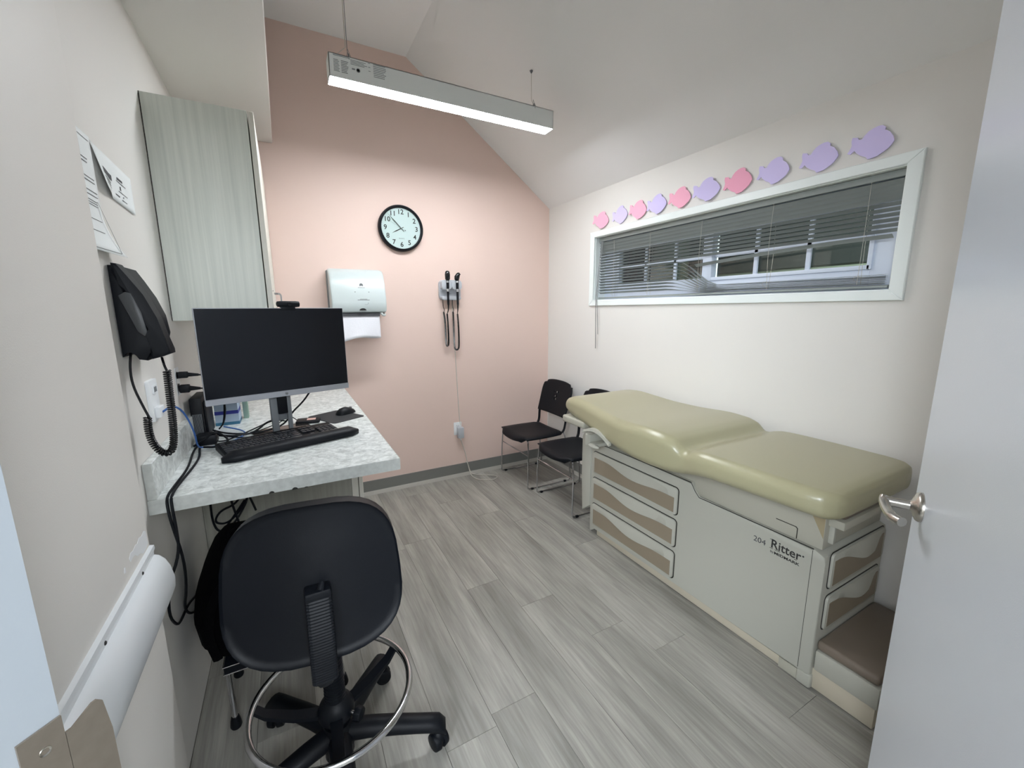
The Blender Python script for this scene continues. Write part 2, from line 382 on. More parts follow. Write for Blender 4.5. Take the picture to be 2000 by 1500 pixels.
# ---- window 1: trim boards, vinyl frame, muntins, panes
win = bpy.data.objects.new('window_1', None); COL.objects.link(win); win['kind'] = 'structure'; win.location = (XR, (WY0+WY1)/2, WZ0); win.matrix_basis = Matrix.Translation(win.location)
t = 0.052; a = (WY0, WY1, WZ0, WZ1)
def mitre(q): g = G(); g.prism(q, 0.018, 0.003, mtx=frame((XR, 0, 0), (0, -1, 0), (0, 0, 1)), seg=1); part('window_trim', g, m_trim, win)
mitre([(-a[1]-t, a[3]+t*0.85), (-a[0]+t, a[3]+t*0.85), (-a[0]-0.0, a[3]), (-a[1], a[3])][::-1])
mitre([(-a[1]-t, a[2]-t*0.85), (-a[1], a[2]), (-a[0], a[2]), (-a[0]+t, a[2]-t*0.85)][::-1])
mitre([(-a[1]-t+0.001, a[2]-t*0.85), (-a[1]-t+0.001, a[3]+t*0.85), (-a[1], a[3]), (-a[1], a[2])])
mitre([(-a[0], a[2]), (-a[0], a[3]), (-a[0]+t-0.001, a[3]+t*0.85), (-a[0]+t-0.001, a[2]-t*0.85)])
g = G()
for q in (((WY0-0.008), WY0+.003, WZ0, WZ1), (WY1-.003, WY1+0.008, WZ0, WZ1), (WY0, WY1, WZ0-0.008, WZ0+.003), (WY0, WY1, WZ1-.003, WZ1+0.008)):
    g.box((XR-.001, q[0], q[2]), (XR+0.158, q[1], q[3]))
part('reveal', g, m_trim, win)
FX0, FX1 = XR+0.105, XR+0.155; GL = (2.55, 0.924, 1.69, 1.945)   # glass extents
g = G(); g.box((FX0, GL[0], WZ0), (FX1, WY1, WZ1), 0.003); part('window_frame', g, m_vframe, win)
g = G(); g.box((FX0, WY0, WZ0), (FX1, GL[1], WZ1), 0.003); part('window_frame', g, m_vframe, win)
g = G(); g.box((FX0, GL[1], WZ0), (FX1, GL[0], GL[2]), 0.003); part('window_frame', g, m_vframe, win)
g = G(); g.box((FX0, GL[1], GL[3]), (FX1, GL[0], WZ1), 0.003); part('window_frame', g, m_vframe, win)
g = G(); g.box((FX0-0.012, 1.725, GL[2]-0.02), (FX1, 1.79, GL[3]+0.02), 0.003); part('mullion', g, m_vframe, win)
g = G(); g.box((FX0-0.010, GL[1]-0.006, GL[2]-0.02), (FX0+0.005, GL[1]+0.012, GL[3]+0.012), 0.002)
g.box((FX0-0.010, GL[1], GL[2]-0.02), (FX0+0.005, 1.725, GL[2]), 0.002); part('sash_bead', g, m_vframe, win)
for y in (2.286, 2.022, 1.465, 1.194):
    g = G(); g.box((FX0+0.012, y-0.011, GL[2]), (FX0+0.026, y+0.011, GL[3]), 0.002); part('muntin', g, m_vframe, win)
for y0, y1 in ((1.79, GL[0]), (GL[1], 1.725)):
    g = G(); g.box((FX0+0.012, y0, 1.807), (FX0+0.026, y1, 1.827), 0.002); part('muntin', g, m_vframe, win)
for y0, y1 in ((1.79, GL[0]), (GL[1], 1.725)):
    g = G(); g.box((FX0+0.030, y0, GL[2]), (FX0+0.034, y1, GL[3])); part('pane', g, m_glass, win)
# outside: neighbouring wall under a dark overhang, at night
g = G(); g.box((4.1, -1.5, 0), (4.2, 3.3, 1.86)); g.box((4.1, 3.3, 0), (4.2, 7, 2.6)); struct('wall_outside', g, m_siding)
g = G(); g.box((4.08, -1.5, 1.86), (4.2, 3.3, 3.0)); g.box((4.05, 0.7, 0), (4.1, 1.05, 1.86)); struct('trim_4', g, m_dark)
g = G(); g.box((XR+0.2, -3, -0.1), (6, 7, -0.02)); struct('floor_outside', g, m_dark)

# ================================================================= DOOR
Ed = Vector((1.30, 0.356, 0)); dd = (Hn-Ed).normalized(); dn = Vector((-dd.y, dd.x, 0)); dn = dn if dn.y > 0 else -dn
DM = Matrix(((dd.x, dn.x, 0, Ed.x), (dd.y, dn.y, 0, Ed.y), (0, 0, 1, 0), (0, 0, 0, 1)))   # u along door from free edge, v out of the face
g = G(); g.box((0, -0.045, 0.012), ((Hn-Ed).length-0.01, 0, 2.19), 0.0015, 1, mtx=DM)
door = struct('door_1', g, m_door)
ZLV = 1.05
def dpt(u, v, z): return DM @ Vector((u, v, z))
RZ = frame(dpt(0.068, 0, ZLV), dd, (0, 0, 1)); 
if (RZ.to_3x3() @ Vector((0, 0, 1))).dot(dn) < 0: RZ = frame(dpt(0.068, 0, ZLV), -dd, (0, 0, 1))
g = G(); g.lathe([(0.034, 0), (0.034, 0.004), (0.031, 0.009), (0.022, 0.013), (0.014, 0.016), (0.0105, 0.02), (0.0105, 0.03)], mtx=RZ); rose = part('rose', g, m_nickel, door, 'round satin nickel rose')
g = G(); g.cyl(dpt(0.068, 0.03, ZLV), dpt(0.068, 0.062, ZLV), 0.011); g.tube([dpt(0.060, 0.062, ZLV+0.006), dpt(0.066, 0.064, ZLV), dpt(0.085, 0.064, ZLV-0.004), dpt(0.12, 0.062, ZLV-0.006), dpt(0.155, 0.058, ZLV-0.004), dpt(0.175, 0.045, ZLV-0.003)], 0.0105, 10, smooth=2)
part('lever_handle', g, m_nickel, door, 'satin nickel lever handle')
g = G()
for v, zz in ((0.0, 0.25), (0.0, 1.1), (0.0, 1.95)): g.cyl(Hn+bv*0.006+Vector((0, 0, zz)), Hn+bv*0.006+Vector((0, 0, zz+0.1)), 0.007)
part('hinge', g, m_nickel, door)

# strike plate on the latch jamb with lip wrapping into the room
t1 = bpy.data.objects['trim_1']
pt = [(-0.037, 1.052), (-0.0005, 1.052), (-0.0005, 0.90), (-0.037, 0.90)]
g = G(); MJ = frame(J-av*0.0008, bv, (0, 0, 1))
if (MJ.to_3x3() @ Vector((0, 0, 1))).dot(-av) < 0: sgn = -1
else: sgn = 1
g.prism(pt, 0.0026*sgn, mtx=MJ)
lip = [(0.0, 1.028), (0.006, 1.028), (0.026, 1.040), (0.031, 1.040), (0.036, 1.034), (0.040, 0.99), (0.040, 0.92), (0.0, 0.92)]
g.prism(lip, 0.0026*sgn, mtx=MJ)
sp = part('strike_plate', g, m_bronze, t1, 'dull grey-brown metal strike plate with curved lip')
g = G(); c = J-av*(0.0030)-bv*0.018+Vector((0, 0, 1.024)); g.lathe([(0.0055, 0), (0.005, 0.001), (0.0042, 0.0008), (0.0028, 0.0002)], mtx=frame(c, bv*sgn, (0, 0, 1)), seg=16); part('screw', g, m_nickel, sp)

# ================================================================= WALL BUMPER RAIL + PAINT CHIP
pr = [(0, .905), (.009, .903), (.010, .893), (.006, .888), (.006, .876), (.016, .872), (.028, .858), (.037, .835), (.042, .805), (.040, .778), (.031, .755), (.016, .742), (0, .738)]
g = G(); y0, y1 = 0.70, YC-0.008
secs = [[(XN+px, y, pz) for px, pz in pr] for y in (y0, y1-0.012)]
secs.append([(XN+px*0.93, y1-0.004, .822+(pz-.822)*0.985) for px, pz in pr]); secs.append([(XN+px*0.75, y1, .822+(pz-.822)*0.95) for px, pz in pr])
g.loft(secs)
rail = thing('wall_bumper_rail', 'white rounded bumper rail along the near left wall below the chipped paint', 'rail', (XN, 1.0, .738))
part('rail_cover', g, mat('rail_vinyl_white', (234, 238, 241), .35), rail)
for y in (1.216, 0.974):
    g = G(); g.lathe([(0.0045, 0), (0.003, 0.002)], mtx=frame((XN+0.006, y, .882), (0, 1, 0), (0, 0, 1)), seg=10); part('screw', g, m_inkd, rail)
chip = [(1.173, .946), (1.186, .954), (1.203, .950), (1.221, .955), (1.236, .951), (1.251, .958), (1.27, .953), (1.29, .957), (1.303, .950), (1.306, .915), (1.286, .911), (1.265, .910), (1.243, .921), (1.224, .925), (1.21, .935), (1.195, .938), (1.178, .936)]
wl = bpy.data.objects['wall_left_near']
g = G(); g.prism([(y-1.2, z) for y, z in chip], 0.0008, mtx=frame((XN-0.0002, 1.2, 0), (0, 1, 0), (0, 0, 1))); part('paint_chip', g, m_whitem, wl, 'bare white patch where the paint has chipped off')
g = G(); g.prism([(-.008, .934), (-.002, .944), (.004, .942), (.002, .930)], 0.0008, mtx=frame((XN-0.0002, 1.140, 0), (0, 1, 0), (0, 0, 1))); part('paint_chip', g, m_whitem, wl, 'small bare white fleck beside the larger chip')

# ================================================================= WALL CABINET
cab = thing('wall_cabinet', 'pale grey-green wood-grain cabinet hung on the left wall under the soffit', 'cabinet', (XL, 2.8, 1.463))
CY0, CY1, CZ0, CZ1 = 2.215, YF-0.004, 1.463, 2.332
g = G(); g.box((XL+0.001, CY0, CZ0), (-0.062, CY1, CZ1), 0.001, 1); part('body', g, m_lam, cab)
g = G(); g.box((XL+0.0012, CY0-0.0008, CZ0), (XL+0.0035, CY0, CZ1)); part('scribe_line', g, m_seam, cab)
cw = (CY1-CY0)/2
for i in range(2):
    ya, yb = CY0+i*cw+0.0012, CY0+(i+1)*cw-0.0012
    g = G(); g.box((-0.058, ya, CZ0), (-0.037, yb, CZ1), 0.0015, 1); d = part('door', g, m_lame, cab)
    yh = yb-0.05 if i == 0 else ya+0.05
    g = G(); g.tube([(-0.038, yh, 1.60), (-0.012, yh, 1.60), (-0.0055, yh, 1.593), (-0.0045, yh, 1.58), (-0.0045, yh, 1.52), (-0.0055, yh, 1.505), (-0.012, yh, 1.498), (-0.038, yh, 1.498)], 0.0042, 8, smooth=1); part('handle', g, m_chrome, d, 'slim chrome bow handle')
g = G(); g.lathe([(0.003, 0), (0.002, 0.002)], mtx=frame((-0.037, CY0+0.2, 1.60), (0, 1, 0), (0, 0, 1)), seg=10); part('door_bumper', g, m_ink, cab)

# ================================================================= COUNTER + BASE CABINET
CT, CB, CX, CYF = 0.939, 0.893, 0.345, 1.547
ctr = thing('countertop', 'grey-white mottled laminate countertop with chipped front edge', 'counter', (XL, CYF, CB))
g = G(); g.box((XL+0.001, CYF+0.0015, CB), (CX-0.0015, YF-0.003, CT), 0.0015, 1); part('slab', g, m_counter, ctr)
g = G(); g.box((XL+0.001, CYF, CB), (CX-0.001, CYF+0.0012, CT-0.0012)); part('edge_band', g, m_counteredge, ctr, 'greyer laminate strip along the front end')
g = G(); g.box((CX-0.0012, CYF+0.001, CB), (CX, YF-0.003, CT-0.0012)); part('edge_band', g, m_counteredge, ctr)
g = G(); g.box((XL+0.001, CYF+0.006, CT+.0002), (-0.389, YF-0.003, 1.053), 0.0015, 1); bst = thing('backsplash', 'low mottled laminate backsplash standing on the countertop along the left wall', 'backsplash', (XL, CYF, CT)); bs = part('board', g, m_counter, bst)
g = G(); g.box((XL+0.0012, CYF+0.0048, CT+0.0005), (-0.3895, CYF+0.0058, 1.0525)); part('end_cap', g, m_counteredge, bst, 'darker laminate end cap')
for (x, z, wd) in ((-0.09, CB+0.002, .008), (-0.02, CB, .009), (0.015, CB, .006)):
    g = G(); n = 9; g.prism([(x+wd*cos(pi*i/n), z-0.002+wd*(0.9 if wd > .0085 or x < -.05 else .5)*sin(pi*i/n)) for i in range(n+1)], 0.0012, mtx=frame((0, CYF+0.0002, 0), (1, 0, 0), (0, 0, 1))); part('chip', g, m_seam, ctr, 'dark chip broken out of the laminate edge')
bc = thing('base_cabinet', 'grey-green laminate base cabinet under the far part of the counter', 'cabinet', (0, 2.8, 0))
g = G(); g.box((XL+0.002, 2.252, 0.0), (0.238, YF-0.004, CB-0.001), 0.001, 1); part('body', g, m_lamshade, bc)
g = G(); g.box((0.239, 2.25, 0.0), (0.272, 2.30, CB-0.001), 0.001, 1); part('end_stile', g, m_lame, bc, 'paler end stile')
n = 3; L_ = (YF-0.01-2.252)/n
for i in range(n):
    g = G(); g.box((0.276, 2.252+i*L_+0.0015, 0.10), (0.297, 2.252+(i+1)*L_-0.0015, 0.88), 0.0015, 1); d = part('door', g, m_lame, bc)
    g = G(); yy = 2.252+(i+1)*L_-0.05; g.tube([(0.297, yy, .82), (.325, yy, .82), (.325, yy, .72), (.297, yy, .72)], 0.004, 8, smooth=1); part('handle', g, m_chrome, d)
g = G(); g.box((0.20, 2.30, 0), (0.276, YF-0.006, 0.098)); part('toe_kick', g, m_base, bc)

# ================================================================= CEILING LIGHT
lt = thing('pendant_light', 'long white linear pendant lamp hung by thin wires, glowing underneath', 'light', (0.965, 2.455, 2.635))
LX0, LX1, LY0, LY1, LZ0, LZ1 = 0.303, 1.620, 2.411, 2.506, 2.637, 2.742
g = G()
g.box((LX0, LY0, LZ0), (LX1, LY0+0.003, LZ1)); g.box((LX0, LY1-0.003, LZ0), (LX1, LY1, LZ1)); g.box((LX0, LY0, LZ1-0.003), (LX1, LY1, LZ1)); g.box((LX0, LY0, LZ0), (LX0+0.003, LY1, LZ1)); g.box((LX1-0.003, LY0, LZ0), (LX1, LY1, LZ1))
part('housing', g, m_lampb, lt)
g = G(); g.box((LX0+0.004, LY0+0.004, LZ0-0.002), (LX1-0.004, LY1-0.004, LZ0+0.006), 0.001, 1); part('diffuser', g, m_diff, lt, 'bright glowing white diffuser strip')
for i, (wx, zt) in enumerate(((0.400, ZH), (1.485, 2.415+0.7264*(XR-1.485)))):
    g = G(); g.tube([(wx, 2.42, LZ1-0.01), (wx, 2.44, LZ1+0.03), (wx, 2.455, LZ1+0.05), (wx, 2.458, zt)], 0.0016, 6); wr = part('hanging_wire', g, m_nickel if i else m_wand, lt)
    g = G(); g.cyl((wx, 2.415, LZ1-0.012), (wx, 2.425, LZ1+0.02), 0.006, 0.003, 8); g.tube([(wx-.012, 2.418, LZ1-.004), (wx, 2.435, LZ1+.045), (wx+.012, 2.418, LZ1-.004)], 0.0014, 6); part('clip', g, m_grey, wr)
    g = G(); g.lathe([(0.011, -0.008), (0.008, -0.014), (0.003, -0.022)], c=(wx, 2.458, zt), seg=12); part('ceiling_cup', g, m_grey, wr)
g = G(); g.tube([(0.392, 2.452, LZ1+0.06), (0.394, 2.454, ZH)], 0.0022, 6); g.tube([(0.392, 2.452, LZ1+0.06), (0.33, 2.45, LZ1)], 0.0014, 6); part('power_cord', g, m_ccord, lt)
g = G(); yl = LY0-0.0006
def pr_lines(x0, x1, z0, z1, n, ragged=0.0, th=0.0022):
    for i in range(n):
        z = z1-(z1-z0)*i/max(1, n-1); e = x1-(x1-x0)*ragged*random.random()
        g.box((x0, yl, z-th/2), (e, LY0, z+th/2))
pr_lines(.325, .40, 2.734, 2.739, 2); pr_lines(.325, .352, 2.665, 2.715, 9, .3); pr_lines(.36, .395, 2.665, 2.715, 8, .3, .003)
pr_lines(.405, .485, 2.712, 2.73, 4, .2); pr_lines(.515, .58, 2.68, 2.735, 8, .25, .003); pr_lines(.49, .50, 2.70, 2.735, 3, .1)
g.lathe([(0.0095, 0), (0.0095, 0.0006), (0.0065, 0.0006), (0.0065, 0)], mtx=frame((.44, yl, 2.69), (1, 0, 0), (0, 0, 1)), seg=16); g.box((.41, yl, 2.688), (.425, LY0, 2.695))
part('printed_label', g, m_inkl, lt, 'small grey printed rating label')

# ================================================================= WALL CLOCK
ck = thing('wall_clock', 'round black-rimmed analogue clock on the pink wall', 'clock', (0.858, YF, 2.125))
CM = frame((0.858, YF-0.0005, 2.125), (1, 0, 0), (0, 0, 1)); R0 = 0.172
g = G(); g.lathe([(R0-.012, 0), (R0, .004), (R0, .030), (R0-.006, .040), (R0-.014, .043), (R0-.020, .040), (R0-.022, .026), (R0-.024, .024)], mtx=CM, seg=64); part('rim', g, m_blackp, ck)
g = G(); g.lathe([(R0-.021, .024), (R0-.021, .0262)], mtx=CM, seg=64); part('dial', g, m_clockf, ck)
for h in range(1, 13):
    a = rad(90-30*h); rr = R0-.052
    text('numeral', str(h), 0.050, CM @ Matrix.Translation((rr*cos(a), rr*sin(a), .0268)), m_inkd, ck, bold=0.0007)
g = G()
for i in range(60):
    a = 2*pi*i/60; M = CM @ Matrix.Rotation(a, 4, 'Z'); g.box((R0-.028, -.0006, .0263), (R0-.0235, .0006, .0270), mtx=M)
part('minute_marks', g, m_inkl, ck)
def hand(l, back, wd, deg, z, nm):
    g = G(); M = CM @ Matrix.Rotation(rad(deg), 4, 'Z'); g.prism([(-back, -wd*.6), (l*.55, -wd), (l, 0), (l*.55, wd), (-back, wd*.6)], 0.001, mtx=M @ Matrix.Translation((0, 0, z))); part(nm, g, m_inkd, ck)
hand(.083, .02, .0036, 208, .029, 'hour_hand'); hand(.142, .03, .0028, 134, .031, 'minute_hand')
g = G(); g.tube([CM @ Vector((-.10, .055, .0325)), CM @ Vector((.035, -.018, .0325))], .0006, 5); g.cyl(CM @ Vector((0, 0, .026)), CM @ Vector((0, 0, .0335)), .004, seg=12); g.cyl(CM @ Vector((.03, -.014, .032)), CM @ Vector((.03, -.014, .033)), .0045, seg=12); part('second_hand', g, m_inkl, ck)
text('dial_lettering', 'QUARTZ', 0.011, CM @ Matrix.Translation((0, -.075, .0268)), m_inkl, ck)
g = G(); g.lathe([(0.001, .0385), (R0-.02, .0375)], mtx=CM, seg=48, closed=True); part('cover_glass', g, m_glass, ck)

# ================================================================= PAPER TOWEL DISPENSER
pd = thing('towel_dispenser', 'white paper towel dispenser on the pink wall with a towel sheet hanging out', 'dispenser', (0.48, YF, 1.45))
DX0, DX1 = 0.300, 0.676
def dsec(x, k):   # side profile (y out from wall, z)
    pf = [(0.0, 1.475), (0.0, 1.80), (.055, 1.803), (.10, 1.795), (.145, 1.765), (.18, 1.70), (.205, 1.62), (.215, 1.56), (.215, 1.52), (.205, 1.495), (.19, 1.487), (.10, 1.487)]
    cy, cz = 0.09, 1.64
    return [(x, YF-(cy+(y-cy)*k if y > 0.001 else 0), cz+(z-cz)*(1-(1-k)*.55)) for y, z in pf]
g = G(); g.loft([dsec(DX0, .90), dsec(DX0+.006, .965), dsec(DX0+.02, 1), dsec(DX1-.02, 1), dsec(DX1-.006, .965), dsec(DX1, .90)]); part('cover', g, m_white, pd, ang=30)
g = G(); g.box((DX0-.006, YF-.06, 1.47), (DX0+.01, YF-.001, 1.79), .004); part('back_plate', g, m_grey, pd, 'dark grey side seam')
g = G(); g.box((DX0+.03, YF-.195, 1.462), (DX1-.05, YF-.02, 1.4865)); part('outlet_slot', g, m_ink, pd, 'dark slot the towel feeds from')
g = G(); g.tube([(DX1-.04, YF-.19, 1.485), (DX1-.03, YF-.195, 1.468), (DX1-.012, YF-.185, 1.468), (DX1-.006, YF-.12, 1.48)], 0.009, 8, smooth=1); part('end_guard', g, m_white, pd)
g = G(); n = 8; SM = frame((0, YF-.2155, 0), (1, 0, 0), (0, 0, 1)); g.prism([(.505+.024*cos(pi*i/n), 1.502+.016*sin(pi*i/n)) for i in range(n+1)], .002, mtx=SM); part('level_window', g, m_inkd, pd, 'small dark half-round window')
def front(x, z):  # y of the cover front at height z
    tab = [(1.487, .19), (1.495, .205), (1.52, .215), (1.56, .215), (1.62, .205), (1.70, .18), (1.765, .145)]
    for (z0, y0), (z1, y1) in zip(tab, tab[1:]):
        if z0 <= z <= z1: return YF-(y0+(y1-y0)*(z-z0)/(z1-z0))
    return YF-.2
for x, z in ((.462, 1.632), (.556, 1.632)): g = G(); g.ball((x, front(x, z)+.0005, z), .0042, (1, .35, 1), u=10, v=6); part('indicator_dot', g, m_grey, pd)
TM = lambda x, z: frame((x, front(x, z)-.001, z), (1, 0, 0), (0, .12, 1))
g = G(); g.lathe([(.013, 0), (.013, .0006), (.0095, .0006), (.0095, 0)], mtx=TM(.508, 1.682), seg=20); g.ball((.508, front(.5, 1.68)-.001, 1.68), .0035, (1, .3, 1), u=8, v=6); part('printed_emblem', g, m_inkl, pd)
g = G(); g.box((.484, 0, 0), (.532, .001, .003), mtx=Matrix.Translation((0, front(.5, 1.663)-.001, 1.662))); part('printed_lettering', g, m_inkl, pd)
g = G(); g.box((.474, 0, 0), (.556, .001, .0045), mtx=Matrix.Translation((0, front(.5, 1.575)-.001, 1.574)));
g.box((.49, 0, 0), (.54, .001, .003), mtx=Matrix.Translation((0, front(.5, 1.582)-.001, 1.581)))
g.tube([(.52, front(.5, 1.55)-.0006, 1.545), (.535, front(.5, 1.55)-.0006, 1.543), (.548, front(.5, 1.55)-.0006, 1.552), (.543, front(.5, 1.557)-.0006, 1.558)], .0009, 5, smooth=1); part('printed_instructions', g, m_inkl, pd)
# towel sheet, ragged lower edge
g = G(); nx, nz = 16, 8; V = []
for j in range(nz+1):
    row = []
    for i in range(nx+1):
        u = i/nx; v = j/nz; x = .33+(.623-.33)*u; zb = 1.303-.03*(1-min(1, u*2.6))**1.5-.004*sin(u*9)
        z = 1.475+(zb-1.475)*v; y = YF-.185+.012*sin(u*7+v*2)*v*v-.02*v
        row.append(g.bm.verts.new((x, y, z)))
    V.append(row)
for j in range(nz):
    for i in range(nx): g.bm.faces.new((V[j][i], V[j][i+1], V[j+1][i+1], V[j+1][i]))
tw = part('towel_sheet', g, m_tissue, pd); so = tw.modifiers.new('t', 'SOLIDIFY'); so.thickness = 0.0012

# ================================================================= OTOSCOPE SET
oto = thing('diagnostic_wall_set', 'white wall holder with two black scope handles and coiled cords', 'medical instrument', (1.235, YF, 1.60))
g = G(); M = frame((1.240, YF, 1.665), (1, 0, 0), (0, 0, 1)); g.prism(rrect(.185, .165, .035), .03, .010, mtx=M, seg=3); part('backplate', g, m_lgrey, oto)
g = G()
for dx in (-.044, .044):
    g.prism(rrect(.085, .075, .02), .05, .006, mtx=frame((1.240+dx, YF-.028, 1.705), (1, 0, 0), (0, 0, 1)), seg=2)
g.prism(rrect(.165, .03, .012), .035, .005, mtx=frame((1.240, YF-.028, 1.60), (1, 0, 0), (0, 0, 1))); part('cradle', g, m_lgrey, oto)
for k, hx in enumerate((1.200, 1.283)):
    g = G(); yy = YF-.088; lean = .012*k
    g.cyl((hx, yy, 1.545), (hx, yy, 1.65), .009, .010, 14); g.cyl((hx, yy, 1.655), (hx, yy, 1.725), .0105, .012, 14); h_ = part('scope_handle', g, m_blackp, oto)
    g = G(); g.cyl((hx, yy, 1.65), (hx, yy, 1.672), .0115, seg=14); part('chrome_collar', g, m_chrome, h_); g = G(); g.cyl((hx, yy, 1.722), (hx, yy, 1.737), .0120, seg=14); part('chrome_collar', g, m_chrome, h_)
    g = G()
    if k == 0: g.loft([[(hx+rx*cos(a), yy+ry*sin(a), z) for a in [2*pi*i/14 for i in range(14)]] for z, rx, ry in ((1.735, .011, .011), (1.752, .021, .017), (1.785, .022, .019), (1.808, .018, .014), (1.815, .010, .008))])
    else:
        g.loft([[(hx+dx+rx*cos(a), yy+ry*sin(a), z) for a in [2*pi*i/14 for i in range(14)]] for z, rx, ry, dx in ((1.735, .011, .011, 0), (1.75, .020, .017, -.003), (1.775, .023, .019, 0), (1.797, .016, .014, .010), (1.804, .008, .008, .012))])
        g.cyl((hx+.004, yy, 1.775), (hx+.02, yy-.018, 1.792), .010, .006, 12)
    part('scope_head', g, m_blackg, h_)
    # cord: thin lead, coil, thin lead back to the base
    xb = hx-.030; yb = YF-.04; zb = 1.20 if k == 0 else 1.165; s = .012 if k == 0 else .022; xm = (hx+xb)/2+.012
    g = G(); g.tube([(xb, yb, 1.585), (xb, yb, 1.53), (xb+.012, yb, 1.50), (xb+.004, yb, 1.485)], .0028, 6, smooth=2)
    g.tube([(hx, yy, 1.545), (hx+.002, yy+.01, 1.50), (hx+.008 if k else hx, yb-.01, 1.47)], lambda t: .006*(1-t)+.002, 6, smooth=2)
    g.coil([(xb+.004, yb, 1.485), (xm-s, yb, 1.40), (xm-s, yb, zb+.03), (xm-s*.6, yb, zb), (xm+s*.6, yb, zb), (xm+s, yb, zb+.03), (xm+s, yb, 1.36), (hx+.008 if k else hx, yb-.01, 1.47)], .0062, .0022, .0052, 5, 8, 2)
    part('coiled_cord', g, m_blackg, oto)
g = G(); text('lettering', 'W A', .010, frame((1.24, YF-.031, 1.635), (1, 0, 0), (0, 0, 1)), m_inkl, oto)

# power lead, outlet, adapter
pl = G(); pl.tube([(1.262, YF-.006, 1.59), (1.275, YF-.006, 1.2), (1.288, YF-.006, .8), (1.297, YF-.008, .52), (1.299, YF-.03, .49)], .0028, 6, smooth=2)
single('transformer_lead', pl, m_ccord, 'thin white cable running down the pink wall from the scope holder', 'cable')
def outlet(name, c, xd, nd, label, cat='outlet'):
    M = frame(c, xd, (0, 0, 1)); 
    t_ = thing(name, label, cat, c)
    g = G(); g.prism(rrect(.072, .116, .004), .006, .002, mtx=M); part('cover_plate', g, m_whitem, t_)
    for dz in (.026, -.026):
        g = G(); g.prism(rrect(.034, .030, .008, 3, 0, dz), .008, .001, mtx=M); sk = part('socket', g, m_whitem, t_)
        g = G()
        for dx in (-.007, .007): g.box((dx-.001, dz-.004, .0078), (dx+.001, dz+.006, .0084), mtx=M)
        g.cyl(M @ Vector((0, dz-.009, .0078)), M @ Vector((0, dz-.009, .0084)), .0025, seg=8); part('slots', g, m_ink, sk)
    return t_
outlet('wall_outlet', (1.280, YF, .455), (1, 0, 0), None, 'white duplex outlet low on the pink wall')
ad = thing('power_adapter', 'small grey plug-in adapter in the pink wall outlet', 'adapter', (1.295, YF-.03, .38))
g = G(); g.box((1.268, YF-.052, .372), (1.322, YF-.009, .47), .005); part('case', g, m_lgrey, ad); g = G(); g.cyl((1.295, YF-.03, .372), (1.297, YF-.03, .35), .006, seg=10); part('strain_relief', g, m_whitem, ad)
g = G(); g.tube([(1.297, YF-.03, .352), (1.33, YF-.03, .25), (1.36, YF-.03, .10), (1.37, YF-.06, .02), (1.38, YF-.12, .006), (1.42, 3.19, .005), (1.52, 3.15, .005), (1.585, 3.19, .005), (1.56, 3.25, .005), (1.47, 3.30, .005), (1.41, 3.352, .006), (1.38, 3.362, .03), (1.36, 3.366, .12), (1.34, 3.366, .14)], .0032, 7, smooth=3)
single('adapter_cable', g, m_ccord, 'loose loop of white cable on the floor by the pink wall', 'cable')

# ================================================================= FISH CUT-OUTS
fish = [(0.0717, 0.0382), (0.052, 0.0341), (0.0456, 0.0244), (0.0347, 0.0239), (0.0277, 0.0364), (0.0156, 0.0496), (0.0004, 0.0572), (-0.0149, 0.0614), (-0.0305, 0.0603), (-0.0417, 0.0504), (-0.0415, 0.0412), (-0.0589, 0.0297), (-0.0734, 0.0099), (-0.0801, -0.0077), (-0.0761, -0.0181), (-0.0651, -0.0337), (-0.0508, -0.0442), (-0.0313, -0.0559), (-0.0107, -0.0605), (-0.0002, -0.0614), (0.0088, -0.0513), (0.0285, -0.0419), (0.0462, -0.0282), (0.0556, -0.0163), (0.0685, -0.0278), (0.0801, -0.0236), (0.0716, -0.0052), (0.0688, 0.0062), (0.0732, 0.0242)]
fy = [2.640, 2.442, 2.260, 2.091, 1.907, 1.716, 1.530, 1.340, 1.134, 0.938]
fc = ['k', 'p', 'k', 'p', 'k', 'p', 'd', 'p', 'p', 'p']
fl_ = ['smallest-looking pink foam fish at the far end of the row above the window', 'purple foam fish next to the endmost pink fish in the far corner', 'pink foam fish between the two farthest purple fish', 'purple foam fish fourth from the far corner, between two pink fish', 'pink foam fish fifth from the far corner of the row',
       'purple foam fish tilted off the wall, just left of the deeper pink fish', 'deeper pink foam fish, the pink one nearest the camera', 'purple foam fish just right of the deeper pink fish', 'purple foam fish second from the door end of the row', 'purple foam fish at the door end of the row, largest looking']
for i, (y, c) in enumerate(zip(fy, fc)):
    th = .004; k = 1.04 if i in (5, 6) else 1.0
    g = G(); pts = [(-u*k, v*k) for u, v in fish]; rr = rad([-6, 4, -5, 2, -2, 2, 0, -3, -2, -4][i]); tilt = rad([9, 0, 3, 4, 5, 10, 0, 1, 1, 0][i])
    M = Matrix.Translation((XR-.006-abs(sin(tilt))*.07, y, 2.180)) @ Matrix.Rotation(tilt, 4, 'Z') @ frame((0, 0, 0), (0, -1, 0), (0, 0, 1)) @ Matrix.Rotation(rr, 4, 'Z')
    g.prism(pts, th, mtx=M); single('foam_fish', g, {'k': m_fpink, 'p': m_fpurp, 'd': m_fpinke}[c], fl_[i], 'fish cutout', 'foam fish above the window')

